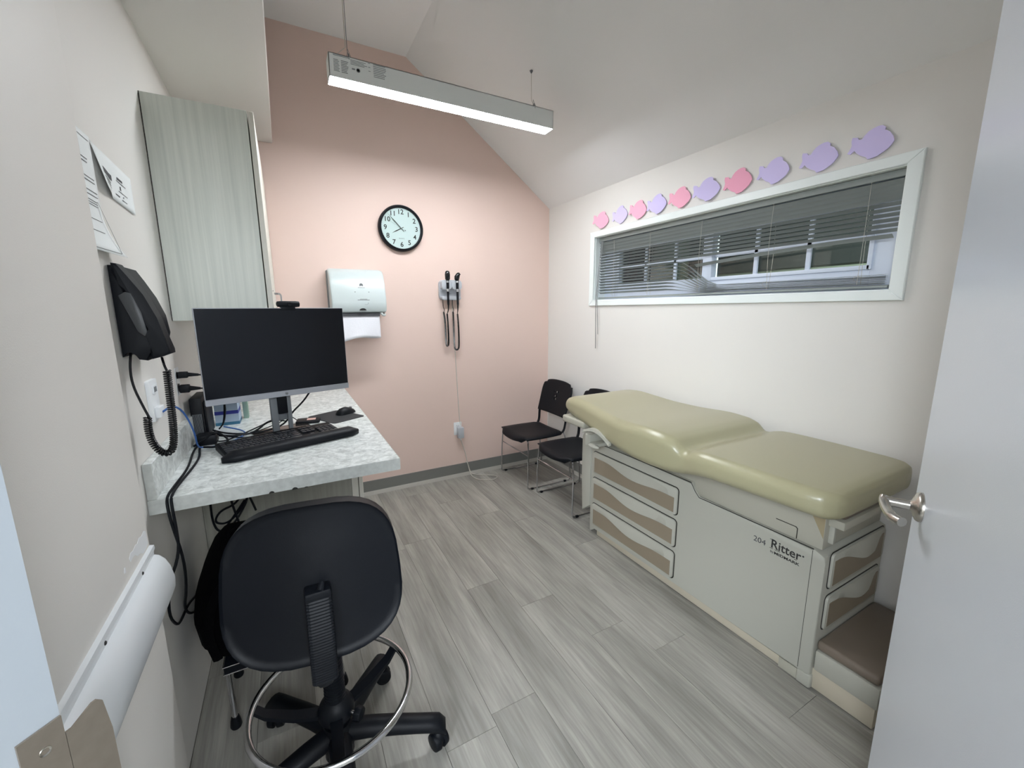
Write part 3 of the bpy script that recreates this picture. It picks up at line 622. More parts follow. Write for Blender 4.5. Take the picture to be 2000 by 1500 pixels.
# ================================================================= VENETIAN BLIND
bl = thing('venetian_blind', 'grey mini blind with drooping broken slats in the long window', 'blind', (XR+.04, 1.76, WZ0))
BX = XR+.040; BY0, BY1 = WY0+.012, WY1-.012
g = G(); g.box((BX-.014, BY0, 2.028), (BX+.014, BY1, 2.056), .002); part('headrail', g, m_slat, bl)
def slatmesh(tilt, y0, y1, f=None, n=1, wd=.0125):
    g = G(); secs = []
    for i in range(n+1):
        y = y0+(y1-y0)*i/n; dz = f(y) if f else 0; tl = tilt(y) if callable(tilt) else tilt; sec = []
        for k in range(-2, 3):
            a = k/2*wd; hgt = .0016*(1-(k/2)**2); sec.append((BX+a*cos(tl)-hgt*sin(tl), y, dz+a*sin(tl)+hgt*cos(tl)))
        secs.append(sec)
    g.loft(secs, cap=False, closed=False); return g
z0 = 2.012; st = .0213
me1 = slatmesh(rad(-47), BY0, BY1, n=1).mesh('slat', m_slat); me2 = slatmesh(rad(-30), BY0+.004, BY1, n=1).mesh('slat', m_slat)
for i in range(10):
    o = bpy.data.objects.new('slat', me1 if i < 4 else me2); COL.objects.link(o); o.parent = bl; o.location = Vector((0, 0, z0-st*i))-Vector(bl.location)
for me in (me1, me2): pass
part('slat', slatmesh(rad(-34), BY0+.02, 1.80, lambda y: 1.797-.034*max(0, (y-1.0)/.8)**1.5, 8, wd=.0135), m_slat, bl, 'lowest held slat, sagging toward the middle of the window')
def smooth(t): t = max(0, min(1, t)); return t*t*(3-2*t)
for i in range(10, 19):
    ze = z0-st*i; zs = 1.602+(18-i)*.0048; 
    part('slat', slatmesh(lambda y: rad(-28+34*smooth((2.1-y)/.4)), BY0+.02, BY1, lambda y, ze=ze, zs=zs, i=i: ze+(zs-ze)*smooth((2.03-.012*(18-i)-y)/.30)+(.0025*sin((y-.8)*2.2+i) if y < 1.6 else 0), 30), m_slat, bl)
g = slatmesh(0, BY0+.01, BY1, lambda y: 1.594, 1, wd=.0125); g.box((BX-.012, BY0+.01, 1.583), (BX+.012, BY1, 1.594), .002); part('bottom_rail', g, m_slat, bl)
for y in (2.53, 2.17, 1.76, 1.34, .93):
    g = G()
    for dx in (-.013, .013): g.tube([(BX+dx, y, 2.03), (BX+dx+random.uniform(-.001, .001), y+random.uniform(-.012, .012), 1.8), (BX+dx, y+random.uniform(-.006, .006), 1.60)], .0009, 5, smooth=2)
    g.tube([(BX-.014, y-.012, 1.63), (BX-.02, y+.008, 1.64), (BX-.018, y+.022, 1.625), (BX-.015, y+.006, 1.612)], .0008, 4, smooth=2)
    part('ladder_cord', g, m_cord, bl)
g = G(); g.tube([(BX-.018, 2.668, 2.03), (XR-.024, 2.665, 1.58), (XR-.022, 2.655, 1.184)], .0028, 6); g.tube([(BX-.016, 2.655, 2.03), (XR-.026, 2.648, 1.57), (XR-.022, 2.63, 1.30)], .0022, 6); part('pull_cord', g, m_wand, bl)

# ================================================================= PAPERS ON THE LEFT WALL
def sheet(name, fn, nu, nv, label, marks):
    g = G(); V = [[g.bm.verts.new(fn(i/nu, j/nv)) for i in range(nu+1)] for j in range(nv+1)]
    for j in range(nv):
        for i in range(nu): g.bm.faces.new((V[j][i], V[j][i+1], V[j+1][i+1], V[j+1][i]))
    t_ = thing(name, label, 'paper', fn(.5, 1)); 
    p_ = part('sheet', g, m_paper, t_); s_ = p_.modifiers.new('t', 'SOLIDIFY'); s_.thickness = .0004
    g = G()
    for (u0, v0, u1, v1) in marks:
        n = 4; top = [Vector(fn(u0+(u1-u0)*i/n, v0)) for i in range(n+1)]; bot = [Vector(fn(u0+(u1-u0)*i/n, v1)) for i in range(n+1)]; off = Vector((.0012, -.0003, 0))
        T = [g.bm.verts.new(p+off) for p in top]; B = [g.bm.verts.new(p+off) for p in bot]
        for i in range(n): g.bm.faces.new((T[i], T[i+1], B[i+1], B[i]))
    part('print', g, m_ink, t_)
    return t_
def f1(u, v):  # long notice, lower corner curling off the wall
    y = 1.36+.215*u; z = 1.955-.30*v; c = max(0, v-.6)/.4
    return (XL+.003+.028*c*c*(.4+.6*u), y+.05*c*c*u, z)
sheet('notice_sheet', f1, 12, 16, 'tall white notice half hidden by the near wall corner, lower edge curling', [(.1, .045, .95, .05), (.05, .22, .8, .228), (.05, .25, .78, .258)] + [(.1, .37+.03*i, .92, .376+.03*i) for i in range(2)] + [(.3, .48+.035*i, .95, .486+.035*i) for i in range(2)] + [(.1, .56+.02*i, .9, .565+.02*i) for i in range(3)] + [(.5, .72, .9, .726), (.45, .82, .8, .826), (.08, .975, .9, .98), (.9, .55, .915, .975)])
def f2(u, v):
    y = 1.572+.330*u; z = 1.948-.012*u-.115*v; c = max(0, .35-u)/.35
    return (XL+.004+.024*c*v*(1-.3*c), y+.03*c*v, z-.0*c+.006*v*c)
sheet('curled_label_sheet', f2, 14, 8, 'small landscape white label beside the tall notice, left corner curled outward', [(.12, .42, .40, .56), (.12, .62, .36, .65), (.12, .69, .36, .71), (.14, .75, .36, .77), (.2, .86, .28, .90), (.45, .80, .56, .83), (.55, .32, .70, .38), (.52, .42, .78, .44), (.6, .52, .63, .62), (.55, .66, .8, .68), (.66, .74, .68, .78), (.62, .84, .76, .86)])

# ================================================================= WALL PHONE
ph = thing('wall_phone', 'black wall-mounted telephone with handset and coiled cord', 'telephone', (XL, 1.64, 1.36))
PY0 = 1.548; PWD = .18
base = [(-.411, 1.628), (-.392, 1.628), (-.375, 1.595), (-.352, 1.545), (-.335, 1.49), (-.330, 1.435), (-.340, 1.40), (-.357, 1.362), (-.376, 1.366), (-.386, 1.39), (-.402, 1.392), (-.403, 1.378), (-.411, 1.374)]
MP = frame((0, PY0+PWD, 0), (1, 0, 0), (0, 0, 1))
g = G(); g.prism(base, PWD, .004, mtx=MP); part('base', g, m_blackp, ph)
hs = [(-.402, 1.634), (-.390, 1.632), (-.372, 1.602), (-.342, 1.548), (-.320, 1.485), (-.308, 1.425), (-.300, 1.392), (-.300, 1.380), (-.322, 1.372), (-.345, 1.366), (-.348, 1.385), (-.340, 1.418), (-.344, 1.440), (-.350, 1.450), (-.345, 1.490), (-.356, 1.530), (-.370, 1.556), (-.386, 1.556), (-.390, 1.575), (-.402, 1.61)]
g = G(); g.prism(hs, .058, .014, mtx=frame((0, PY0+.048, 0), (1, 0, 0), (0, 0, 1)), seg=3); part('handset', g, m_blackp, ph)
g = G(); g.prism([(-.396, 1.545), (-.380, 1.556), (-.366, 1.552), (-.352, 1.50), (-.345, 1.445), (-.352, 1.432), (-.366, 1.445)], .012, .002, mtx=frame((0, PY0+.001, 0), (1, 0, 0), (0, 0, 1))); part('side_panel', g, mat('phone_panel_grey', (62, 64, 66), .4), ph, 'grey recessed side panel')
g = G(); g.tube([(-.309, PY0+.02, 1.384), (-.303, PY0+.02, 1.392)], .004, 6); part('message_lamp', g, mat('phone_lamp_red', (120, 40, 40), .3), ph, 'small dark red lamp')
yc_ = PY0-.003
g = G(); g.tube([(-.395, yc_+.02, 1.39), (-.399, yc_, 1.34), (-.398, yc_, 1.29), (-.385, yc_, 1.235), (-.374, yc_, 1.195)], .0032, 6, smooth=2); g.tube([(-.328, yc_+.02, 1.368), (-.321, yc_, 1.345), (-.317, yc_, 1.33)], .0032, 6, smooth=2)
g.coil([(-.378, yc_, 1.196), (-.381, yc_, 1.16), (-.377, yc_, 1.12), (-.362, yc_, 1.087), (-.342, yc_, 1.078), (-.328, yc_, 1.10), (-.322, yc_, 1.16), (-.319, yc_, 1.26), (-.317, yc_, 1.33)], .0078, .0030, .0066, 6, 10, 2)
part('coiled_cord', g, m_blackg, ph)

# ---- left wall plates and plugs
nb = thing('network_wall_plate', 'white network jack plate on the left wall with the blue cable', 'wall plate', (XL, 1.75, 1.14))
g = G(); g.prism(rrect(.085, .135, .004), .012, .003, mtx=frame((XL, 1.755, 1.212), (0, -1, 0), (0, 0, 1)) @ Matrix.Diagonal((1, 1, -1, 1))); part('cover_plate', g, m_whitem, nb)
g = G(); g.box((XL+.012, 1.725, 1.155), (XL+.026, 1.78, 1.19), .002); g.box((XL+.012, 1.735, 1.235), (XL+.016, 1.77, 1.262)); part('jack_block', g, m_whitem, nb)
g = G()
for i in range(4): g.box((XL+.0155, 1.738+i*.008, 1.24), (XL+.0168, 1.742+i*.008, 1.257))
part('port_marks', g, m_grey, nb)
outlet('wall_outlet', (XL+.001, 2.16, 1.215), (0, -1, 0), None, 'white duplex outlet on the left wall with two black plugs').rotation_euler = (0, 0, 0)
for o in list(bpy.data.objects):
    pass
for z, lab in ((1.243, 'upper black plug in the left wall outlet'), (1.185, 'lower, bigger black plug in the left wall outlet')):
    k = 1.0 if z > 1.2 else 1.25
    g = G(); g.box((XL+.006, 2.145-.012*k, z-.013*k), (XL+.040, 2.145+.012*k, z+.013*k), .004); g.cyl((XL+.038, 2.145, z), (XL+.075, 2.15, z-.004), .009*k, .005, 10); g.tube([(XL+.07, 2.15, z-.004), (XL+.12, 2.17, z-.01), (XL+.15, 2.20, z-.08), (XL+.13, 2.25, 1.0), (XL+.1, 2.3, .96)], .0035, 6, smooth=2)
    single('power_plug', g, m_blackp, lab, 'plug')

# ================================================================= MONITOR, WEBCAM, KEYBOARD...
u = Vector((.963, .270, 0)).normalized(); v = Vector((-u.y, u.x, 0))   # desk items share this slight turn
mon = thing('computer_monitor', 'black flat-screen monitor with silver chin standing on the counter', 'monitor', (-.04, 2.2, CT))
MC = Vector((-.0285, 2.10, 0)); tilt = .035
def mp_(a, b, z): return MC+u*a+v*(b+(z-1.12)*tilt)+Vector((0, 0, z))
MM = Matrix(((u.x, v.x, 0, MC.x), (u.y, v.y, 0, MC.y), (0, 0, 1, 0), (0, 0, 0, 1)))
W2, Z0_, Z1_ = .292, 1.122, 1.515
g = G(); g.box((-W2, 0, Z0_), (W2, .018, Z1_), .003, 2, mtx=MM); g.box((-.14, .018, 1.2), (.14, .05, 1.42), .012, 2, mtx=MM); part('back_shell', g, m_silver, mon)
g = G(); g.box((-W2+.0025, -.0012, Z0_+.026), (W2-.0025, 0.0005, Z1_-.003), .0004, 1, mtx=MM); part('screen', g, m_screen, mon)
g = G(); g.box((-W2, -.003, Z0_), (W2, .001, Z0_+.025), .001, 1, mtx=MM); chin = part('chin_bezel', g, m_silver, mon, 'silver strip along the bottom of the screen')
g = G(); g.lathe([(.0068, 0), (.0068, .0006)], mtx=MM @ frame((.008, -.0031, Z0_+.0125), (1, 0, 0), (0, 0, 1)), seg=18); part('round_badge', g, m_inkl, chin)
text('badge_lettering', 'hp', .011, MM @ frame((.008, -.0038, Z0_+.0128), (1, 0, 0), (.15, 0, 1)), m_inkd, chin)
g = G(); g.box((-.050, .045, CT+.006), (-.022, .062, 1.25), .003, 2, mtx=MM); g.box((.018, .045, CT+.006), (.036, .062, 1.25), .003, 2, mtx=MM); g.box((-.05, .062, 1.0), (.036, .068, 1.25), .002, mtx=MM); part('stand_column', g, m_grey, mon)
g = G(); g.box((-.022, .040, 1.035), (.018, .062, 1.25), .002, mtx=MM); part('column_insert', g, m_blackp, mon)
g = G(); g.box((-.12, .022, CT), (.125, .17, CT+.007), .003, 2, mtx=MM); part('stand_base', g, mat('dark_glossy_base', (70, 66, 64), .15, metal=.4), mon, 'dark reflective rectangular base')
wc = thing('webcam', 'small black webcam clipped on top of the monitor', 'webcam', (.022, 2.12, Z1_))
g = G(); g.loft([[MM @ Vector((.052+x, -.002+dy+ry*cos(a), Z1_+.016+rz*sin(a))) for a in [2*pi*i/12 for i in range(12)]] for x, ry, rz, dy in ((-.047, .006, .007, .004), (-.044, .012, .012, .002), (-.03, .013, .0135, 0), (.03, .013, .0135, 0), (.044, .012, .012, .002), (.047, .006, .007, .004))]); part('body', g, m_blackp, wc)
g = G(); g.cyl(MM @ Vector((.052, -.012, Z1_+.016)), MM @ Vector((.052, -.018, Z1_+.016)), .0085, .0075, 16); part('lens', g, m_blackg, wc)
g = G(); g.box((.02, -.006, Z1_-.010), (.078, -.002, Z1_+.006), .001, mtx=MM); g.box((.03, -.004, Z1_+.0005), (.075, .05, Z1_+.005), .001, mtx=MM); part('clip', g, m_blackp, wc)

kb = thing('keyboard', 'black full-size keyboard in front of the monitor', 'keyboard', (.0, 1.95, CT))
ku = Vector((.953, .303, 0)).normalized(); kv = Vector((-ku.y, ku.x, 0)); KO = Vector((-.245, 1.790, CT))
KM = Matrix(((ku.x, kv.x, 0, KO.x), (ku.y, kv.y, 0, KO.y), (0, 0, 1, KO.z), (0, 0, 0, 1)))
g = G(); g.prism([(.070, 0), (.235, 0), (.235, .026), (.070, .014)], .46, .001, mtx=KM @ frame((.02, 0, 0), (0, 1, 0), (0, 0, 1)), seg=1)
part('case', g, m_blackp, kb)
m_key = mat('key_black', (44, 46, 52), .38); kmesh = {}
def key(cx, cy, wd):
    g = G(); sl = (.026-.014)/.165; z = .014+(cy-.07)*sl+.001
    g.box((cx-wd/2, cy-.0075, z), (cx+wd/2, cy+.0075, z+.006), .0012, 1, mtx=KM); part('key', g, m_key, kb)
y0k = .082
for r_, row in enumerate([[1.25, 1.25, 1.25, 6.25, 1.25, 1.25, 1.25, 1.25], [2.25]+[1]*10+[2.75], [1.75]+[1]*11+[2.25], [1.5]+[1]*12+[1.5], [1]*13+[2], [1, -1, 1, 1, 1, 1, -.5, 1, 1, 1, 1, -.5, 1, 1, 1, 1]]):
    x = .028; yy = y0k+r_*.0225+(.006 if r_ == 5 else 0)
    for wd in row:
        if wd > 0: key(x+wd*.0193/2, yy, wd*.0193-.003)
        x += abs(wd)*.0193
    if r_ != 2 and r_ != 1:
        for k in range(3): key(.330+k*.0193+.009, yy, .0163)
    elif r_ == 1: key(.330+.0193+.009, yy, .0163)
    if r_ < 5:
        for k in range(4): key(.396+k*.0193+.009, yy, .0163)
g = G(); g.box((.10, .236, .020), (.38, .240, .028), .001, mtx=KM); part('rear_lip', g, m_blackg, kb)
wrst = G(); pts = []
secs = []
for i in range(15):
    t_ = i/14; x = .0+.535*t_; e = min(1, min(t_, 1-t_)*14); e = math.sqrt(max(.05, 1-(1-e)**2)); hy, hz = .040*e, .024*e
    secs.append([KM @ Vector((x, .030+hy*cos(a), .0005+max(0, .015+hz*sin(a)) if sin(a) > -.5 else .0005)) for a in [2*pi*k/16 for k in range(16)]])
wrst.loft(secs); single('wrist_rest', wrst, m_blackp, 'black padded wrist rest along the front of the keyboard', 'wrist rest')
mpd = [(.078, 2.402), (.212, 2.524), (.340, 2.288), (.167, 2.199)]
cxm, cym = .199, 2.353
g = G(); MQ = Matrix.Translation((cxm, cym, CT)) @ Matrix.Rotation(rad(-62), 4, 'Z'); g.prism(rrect(.245, .185, .018), .003, .0008, mtx=MQ, seg=1); single('mouse_pad', g, mat('pad_dark', (46, 47, 50), .8), 'dark grey mouse pad near the counter edge', 'mouse pad')
ms = thing('computer_mouse', 'black computer mouse on the dark mouse pad', 'mouse', (.255, 2.395, CT+.003))
g = G(); MB_ = Matrix.Translation((.252, 2.395, CT+.003)) @ Matrix.Rotation(rad(35), 4, 'Z')
secs = [[MB_ @ Vector((x, wy*cos(a), max(0.0005, hz*sin(a)))) for a in [2*pi*k/16 for k in range(16)]] for x, wy, hz in ((-.055, .012, .008), (-.048, .024, .022), (-.03, .031, .034), (0, .032, .038), (.03, .029, .028), (.048, .024, .018), (.055, .013, .008))]
g.loft(secs); part('shell', g, m_blackp, ms, ang=60); g = G(); g.cyl(MB_ @ Vector((.034, -.004, .024)), MB_ @ Vector((.034, .004, .024)), .008, seg=14); part('scroll_wheel', g, m_grey, ms)
cr = thing('card_reader', 'small black card reader with a pale sticker behind the keyboard', 'card reader', (.060, 2.30, CT))
MCr = Matrix.Translation((.062, 2.305, CT)) @ Matrix.Rotation(rad(-8), 4, 'Z')
g = G(); g.box((-.055, -.04, .001), (.055, .04, .016), .005, 2, mtx=MCr); part('case', g, m_blackp, cr); g = G(); g.box((-.005, -.02, .0155), (.035, .018, .0168), mtx=MCr); part('sticker', g, mat('sticker_pale', (214, 176, 166), .6), cr, 'pale pinkish sticker')

# mini PC, charger and cartons behind the monitor
pc = thing('mini_computer', 'black small upright computer at the left, behind the monitor', 'computer', (-.345, 2.24, CT))
g = G(); g.box((-.395, 2.20, CT+.001), (-.350, 2.39, CT+.19), .004); g.box((-.350, 2.22, CT+.01), (-.340, 2.38, CT+.17), .003); part('case', g, m_blackp, pc)
g = G()
for i in range(8): g.box((-.39+i*.0045, 2.1985, CT+.03), (-.388+i*.0045, 2.2005, CT+.12))
part('vent_slots', g, m_grey, pc)
g = G(); g.box((-.375, 2.10, CT+.001), (-.30, 2.17, CT+.045), .008); single('charger_brick', g, m_blackp, 'black charger brick among the cables left of the monitor', 'charger')
def carton(x0, x1, y0, y1, z0, z1, lab, band, bm):
    t_ = thing('small_carton', lab, 'box', ((x0+x1)/2, (y0+y1)/2, z0)); g = G(); g.box((x0, y0, z0), (x1, y1, z1), .001, 1); part('carton', g, m_boxw, t_)
    g = G(); g.box((x0-.0004, y0-.0006, z0+(z1-z0)*band[0]), (x1+.0006, y1, z0+(z1-z0)*band[1])); part('printed_band', g, bm, t_); return t_
carton(-.345, -.245, 2.45, 2.57, CT, CT+.055, 'pale blue carton on the counter behind the monitor, bottom of two', (.0, .28), m_tealbox)
carton(-.345, -.247, 2.45, 2.57, CT+.055, CT+.125, 'carton with dark blue band, stacked on the lower carton', (.0, .25), m_bluebox)
g = G(); g.box((-.236, 2.56, CT), (-.212, 2.60, CT+.11), .003); single('slim_green_carton', g, mat('pale_green_carton', (150, 176, 160), .6), 'slim pale green carton right of the blue cartons', 'box')

# cables on the desk
def cable(pts, r, m, lab, name='cable', sm=2):
    g = G(); g.tube(pts, r, 6, smooth=sm); return single(name, g, m, lab, 'cable')
c_ = CT
cable([(XL+.026, 1.75, 1.17), (XL+.05, 1.78, 1.185), (-.35, 1.86, 1.14), (-.345, 1.95, 1.04), (-.355, 2.02, .965), (-.35, 2.06, c_+.006), (-.30, 2.05, c_+.006), (-.24, 2.10, c_+.006), (-.20, 2.18, c_+.012), (-.22, 2.28, c_+.006), (-.30, 2.34, c_+.02)], .0034, m_blue, 'blue network cable looping from the wall jack onto the desk', 'network_cable')
cable([(-.33, 2.20, c_+.02), (-.365, 2.12, c_+.008), (-.372, 2.02, c_+.006), (-.352, 1.80, c_+.006), (-.362, 1.62, c_+.006), (-.365, 1.548, c_+.004), (-.363, 1.530, .915), (-.358, 1.525, .86), (-.350, 1.56, .72), (-.370, 1.62, .58), (-.398, 1.68, .48), (-.403, 1.76, .40), (-.403, 1.88, .34), (-.403, 1.98, .33)], .0042, m_blackp, 'black power cable running down off the counter end, the right-hand one', 'power_cable')
cable([(-.33, 2.23, c_+.012), (-.36, 2.15, c_+.008), (-.355, 2.05, c_+.006), (-.335, 1.92, c_+.006), (-.340, 1.78, c_+.006), (-.352, 1.64, c_+.006), (-.355, 1.548, c_+.004), (-.353, 1.532, .915), (-.350, 1.53, .84), (-.352, 1.53, .76), (-.382, 1.50, .68), (-.395, 1.50, .58), (-.395, 1.56, .50), (-.402, 1.64, .46), (-.403, 1.74, .45), (-.403, 1.88, .40), (-.403, 1.97, .36)], .0042, m_blackp, 'black power cable bowing left below the counter end', 'power_cable')
cable([(-.02, 2.165, 1.13), (-.02, 2.20, 1.04), (-.07, 2.19, 1.0), (-.12, 2.21, .985), (-.15, 2.20, .96), (-.19, 2.17, c_+.01), (-.26, 2.14, c_+.02), (-.31, 2.14, c_+.04)], .0045, m_blackp, 'thick black cable arching out of the monitor stand to the left', 'monitor_cable')
cable([(.08, 2.17, 1.125), (.045, 2.20, 1.07), (-.01, 2.20, 1.02), (-.04, 2.21, .97), (-.1, 2.19, c_+.012), (-.2, 2.18, c_+.01), (-.28, 2.2, c_+.02), (-.33, 2.25, c_+.03)], .004, m_blackp, 'black cable dropping from under the right half of the monitor', 'monitor_cable')
cable([(-.035, 2.26, c_+.03), (-.09, 2.26, c_+.045), (-.16, 2.24, c_+.02), (-.22, 2.19, c_+.008), (-.29, 2.10, c_+.006), (-.33, 2.13, c_+.03)], .003, m_blackp, 'thin black cable curving behind the monitor stand', 'thin_cable')
cable([(.015, 2.315, c_+.012), (-.01, 2.34, c_+.03), (-.03, 2.31, c_+.05), (-.05, 2.27, c_+.03), (-.11, 2.22, c_+.02), (-.18, 2.20, c_+.006), (-.26, 2.22, c_+.01)], .0022, m_blackp, 'thin lead looping from the card reader to the cable heap', 'card_reader_lead')
cable([(-.17, 2.045, c_+.018), (-.19, 2.09, c_+.01), (-.17, 2.14, c_+.008), (-.10, 2.10, c_+.012), (-.16, 2.07, c_+.02), (-.22, 2.13, c_+.01), (-.30, 2.17, c_+.02)], .0028, m_blackp, 'keyboard lead curling on the counter behind the keyboard', 'keyboard_lead')
cable([(-.38, 2.10, c_+.006), (-.34, 2.07, c_+.035), (-.31, 2.12, c_+.055), (-.27, 2.10, c_+.035), (-.25, 2.05, c_+.02), (-.29, 2.03, c_+.008), (-.34, 2.05, c_+.01)], .0045, m_blackp, 'bundled loop of black cable at the left end of the desk', 'bundled_cable', 3)
# cables hanging under the counter
def kc(pts, lab): return cable(pts, .0045, m_blackp, lab, 'hanging_cable', 3)
kc([(-.335, 2.0, CB-.001), (-.337, 2.0, .72), (-.338, 2.0, .64), (-.325, 2.0, .59), (-.29, 2.0, .585), (-.24, 2.02, .64), (-.20, 2.03, .72), (-.21, 2.04, CB-.001)], 'black cable loop hanging lowest at the left under the counter')
kc([(-.27, 1.98, CB-.001), (-.265, 1.98, .74), (-.255, 1.99, .66), (-.24, 1.98, .59)], 'straight black cable end hanging under the middle of the cable tangle')
kc([(-.19, 1.98, CB-.001), (-.215, 1.98, .76), (-.25, 1.99, .70), (-.31, 2.0, .68), (-.335, 2.0, .63), (-.28, 1.99, .62), (-.21, 2.0, .70), (-.18, 2.0, .80), (-.19, 2.0, CB-.001)], 'black cable looped twice in the tangle under the counter')
kc([(-.24, 1.99, CB-.001), (-.21, 1.98, .78), (-.19, 1.98, .70), (-.18, 1.98, .66)], 'black cable hanging at the right side of the tangle under the counter')
kc([(-.22, 2.02, .70), (-.27, 2.02, .63), (-.31, 2.02, .58), (-.31, 2.02, .53), (-.285, 2.02, .50)], 'thin curled cable tail below the cable tangle under the counter')

# ================================================================= GUEST CHAIRS (local: seat faces -X, centre between front feet at origin)
def guest_chair(lab):
    t_ = thing('stacking_chair', lab, 'chair', (0, 0, 0), 0, 'black stacking chairs along the right wall')
    # seat shell
    g = G(); nx_, ny_ = 14, 10; V = []
    def zt(x): return .452+.006*(x > .3)*(x-.3)*4-(.035*max(0, (.05-(x+.055))/.05)**2.0 if x+.055 < .05 else 0)
    for i in range(nx_+1):
        x = -.055+.43*(i/nx_)**1.1; row = []
        for j in range(ny_+1):
            q = -1+2*j/ny_; hw = .222+.016*sin(pi*min(1, i/nx_))-(.05 if i == 0 else .018 if i == 1 else 0)-(.02 if i == nx_ else 0)
            xx = x+(.030*abs(q)**3 if i < 2 else 0)
            row.append(g.bm.verts.new((xx, q*hw, zt(x)-.010*(1-q*q)+.004*abs(q)**4-(.016*abs(q)**6))))
        V.append(row)
    for i in range(nx_):
        for j in range(ny_): g.bm.faces.new((V[i][j], V[i+1][j], V[i+1][j+1], V[i][j+1]))
    s_ = part('seat', g, m_blackp, t_, ang=60); md = s_.modifiers.new('t', 'SOLIDIFY'); md.thickness = .012
    # back shell with small holes
    g = G(); N, Mh = 36, 24
    def bp(a, b):   # a -1..1 across, b 0..1 up
        hw = .235-.045*max(0, (b-.55)/.45)**3-.02*(1-b); return Vector((.402+.088*b+.012*a*a*-1, a*hw, .565+.300*b-.010*abs(a)**4*b-.012*a*a*(b > .9)))
    holes = [(-.05, .66), (.05, .66), (.15, .66), (-.15, .66), (0.0, .54), (.10, .54), (-.1, .54), (.05, .42), (.14, .42), (-.05, .42)]
    vs = [[g.bm.verts.new(bp(-1+2*i/N, j/Mh)) for i in range(N+1)] for j in range(Mh+1)]
    for j in range(Mh):
        for i in range(N):
            ca, cb2 = -1+2*(i+.5)/N, (j+.5)/Mh
            cell = any(abs(ca-round((ha+1)*N/2-.5)*2/N+1-1/N) < 1e-3 and abs(cb2-(round(hb*Mh-.5)+.5)/Mh) < 1e-3 for ha, hb in holes)
            corner = (abs(ca) > .90 and cb2 > .93)
            if not cell and not corner: g.bm.faces.new((vs[j][i], vs[j][i+1], vs[j+1][i+1], vs[j+1][i]))
    loose = [v_ for v_ in g.bm.verts if not v_.link_faces]; bmesh.ops.delete(g.bm, geom=loose, context='VERTS')
    b_ = part('backrest', g, m_blackp, t_, ang=60); md = b_.modifiers.new('t', 'SOLIDIFY'); md.thickness = .010
    for sgn_ in (-1, 1):
        g = G(); g.tube([(.375, sgn_*.20, .440), (.392, sgn_*.205, .47), (.400, sgn_*.212, .54), (.408, sgn_*.215, .60)], .013, 8, smooth=2, flat=.7); part('back_upright', g, m_blackp, t_)
    g = G(); g.tube([(.408, -.215, .578), (.416, 0, .568), (.408, .215, .578)], .011, 8, smooth=2); part('lumbar_rail', g, m_blackp, t_)
    for sgn_ in (-1, 1):
        y = sgn_*.240
        g = G(); g.tube([(.02, sgn_*.205, .436), (.012, sgn_*.222, .42), (.008, y, .30), (.0, y, .04), (.004, y, .012), (.03, y, .0075), (.40, y, .0075), (.44, y, .012), (.44, y, .05), (.40, sgn_*.215, .40), (.385, sgn_*.2, .438)], .0058, 8, smooth=2)
        leg = part('sled_leg', g, m_chrome, t_)
        for fx in (.045, .38):
            g = G(); g.box((fx-.012, y-.008, .0), (fx+.012, y+.008, .016), .003); part('glide', g, m_blackp, leg)
    g = G(); g.tube([(.008, -.236, .30), (.008, .236, .30)], .005, 8); g.tube([(.03, -.205, .434), (.03, .205, .434)], .005, 8); g.tube([(.37, -.2, .434), (.37, .2, .434)], .005, 8); part('cross_bar', g, m_chrome, t_)
    return t_
ch = guest_chair('black plastic stacking chair on chrome sled legs in the far corner'); ch.matrix_basis = Matrix.Translation((1.672, 3.055, 0)); ch.location = (1.672, 3.055, 0)
c2 = copy_tree(ch); c2.location = (1.708, 2.487, 0); c2['label'] = 'black plastic stacking chair partly hidden behind the head of the exam table'

# ================================================================= EXAM TABLE
et = thing('exam_table', 'beige medical exam table with olive-tan cushion, drawers and pull-out step', 'exam table', (1.95, 1.35, 0))
X0 = 1.700; X1 = 2.200; YA, YB = .678, 2.040
def outline_top():  # side silhouette of lower body
    return [(YB, .02), (YB, .70), (1.96, .70), (1.93, .652), (1.275, .652), (1.25, .615), (1.225, .592), (.72, .592), (.682, .575), (YA, .55), (YA, .07), (.69, .058), (1.99, .058), (2.02, .02)]
g = G(); g.prism([(-y, z) for y, z in outline_top()], X1-X0, .006, mtx=frame((X1, 0, 0), (0, -1, 0), (0, 0, 1)), seg=2)
# (-y along u so that w points to -x)
body = part('cabinet_body', g, m_body, et)
g = G(); g.box((X0+.022, .72, .640), (X1-.02, 1.98, .775), .004); g.box((X0+.012, .698, .594), (X1-.01, 1.262, .760), .003); shroud = part('upper_shroud', g, m_body2, et, 'recessed upper shroud below the cushion')
g = G(); g.prism([(-.788, .597), (-.788, .640), (-.795, .646), (-.872, .646), (-.872, .643), (-.797, .643), (-.791, .638), (-.791, .597)], .0012, mtx=frame((X0+.0122, 0, 0), (0, -1, 0), (0, 0, 1))); part('hatch_line', g, m_seam, shroud)
g = G(); g.prism([(-.70, .640), (-.70, .757), (-.765, .757)][::-1], .001, mtx=frame((X0+.012, 0, 0), (0, -1, 0), (0, 0, 1))); part('stained_corner', g, m_stain, shroud, 'yellowed triangular corner')
g = G(); g.box((X0-.0006, .722, .07), (X0+.0005, .7236, .585)); g.tube([(X0-.0002, 1.93, .652), (X0-.0002, 1.275, .652), (X0-.0002, 1.25, .615), (X0-.0002, 1.225, .592), (X0-.0002, .72, .592)], .0022, 4); part('seam_line', g, m_seam, et)
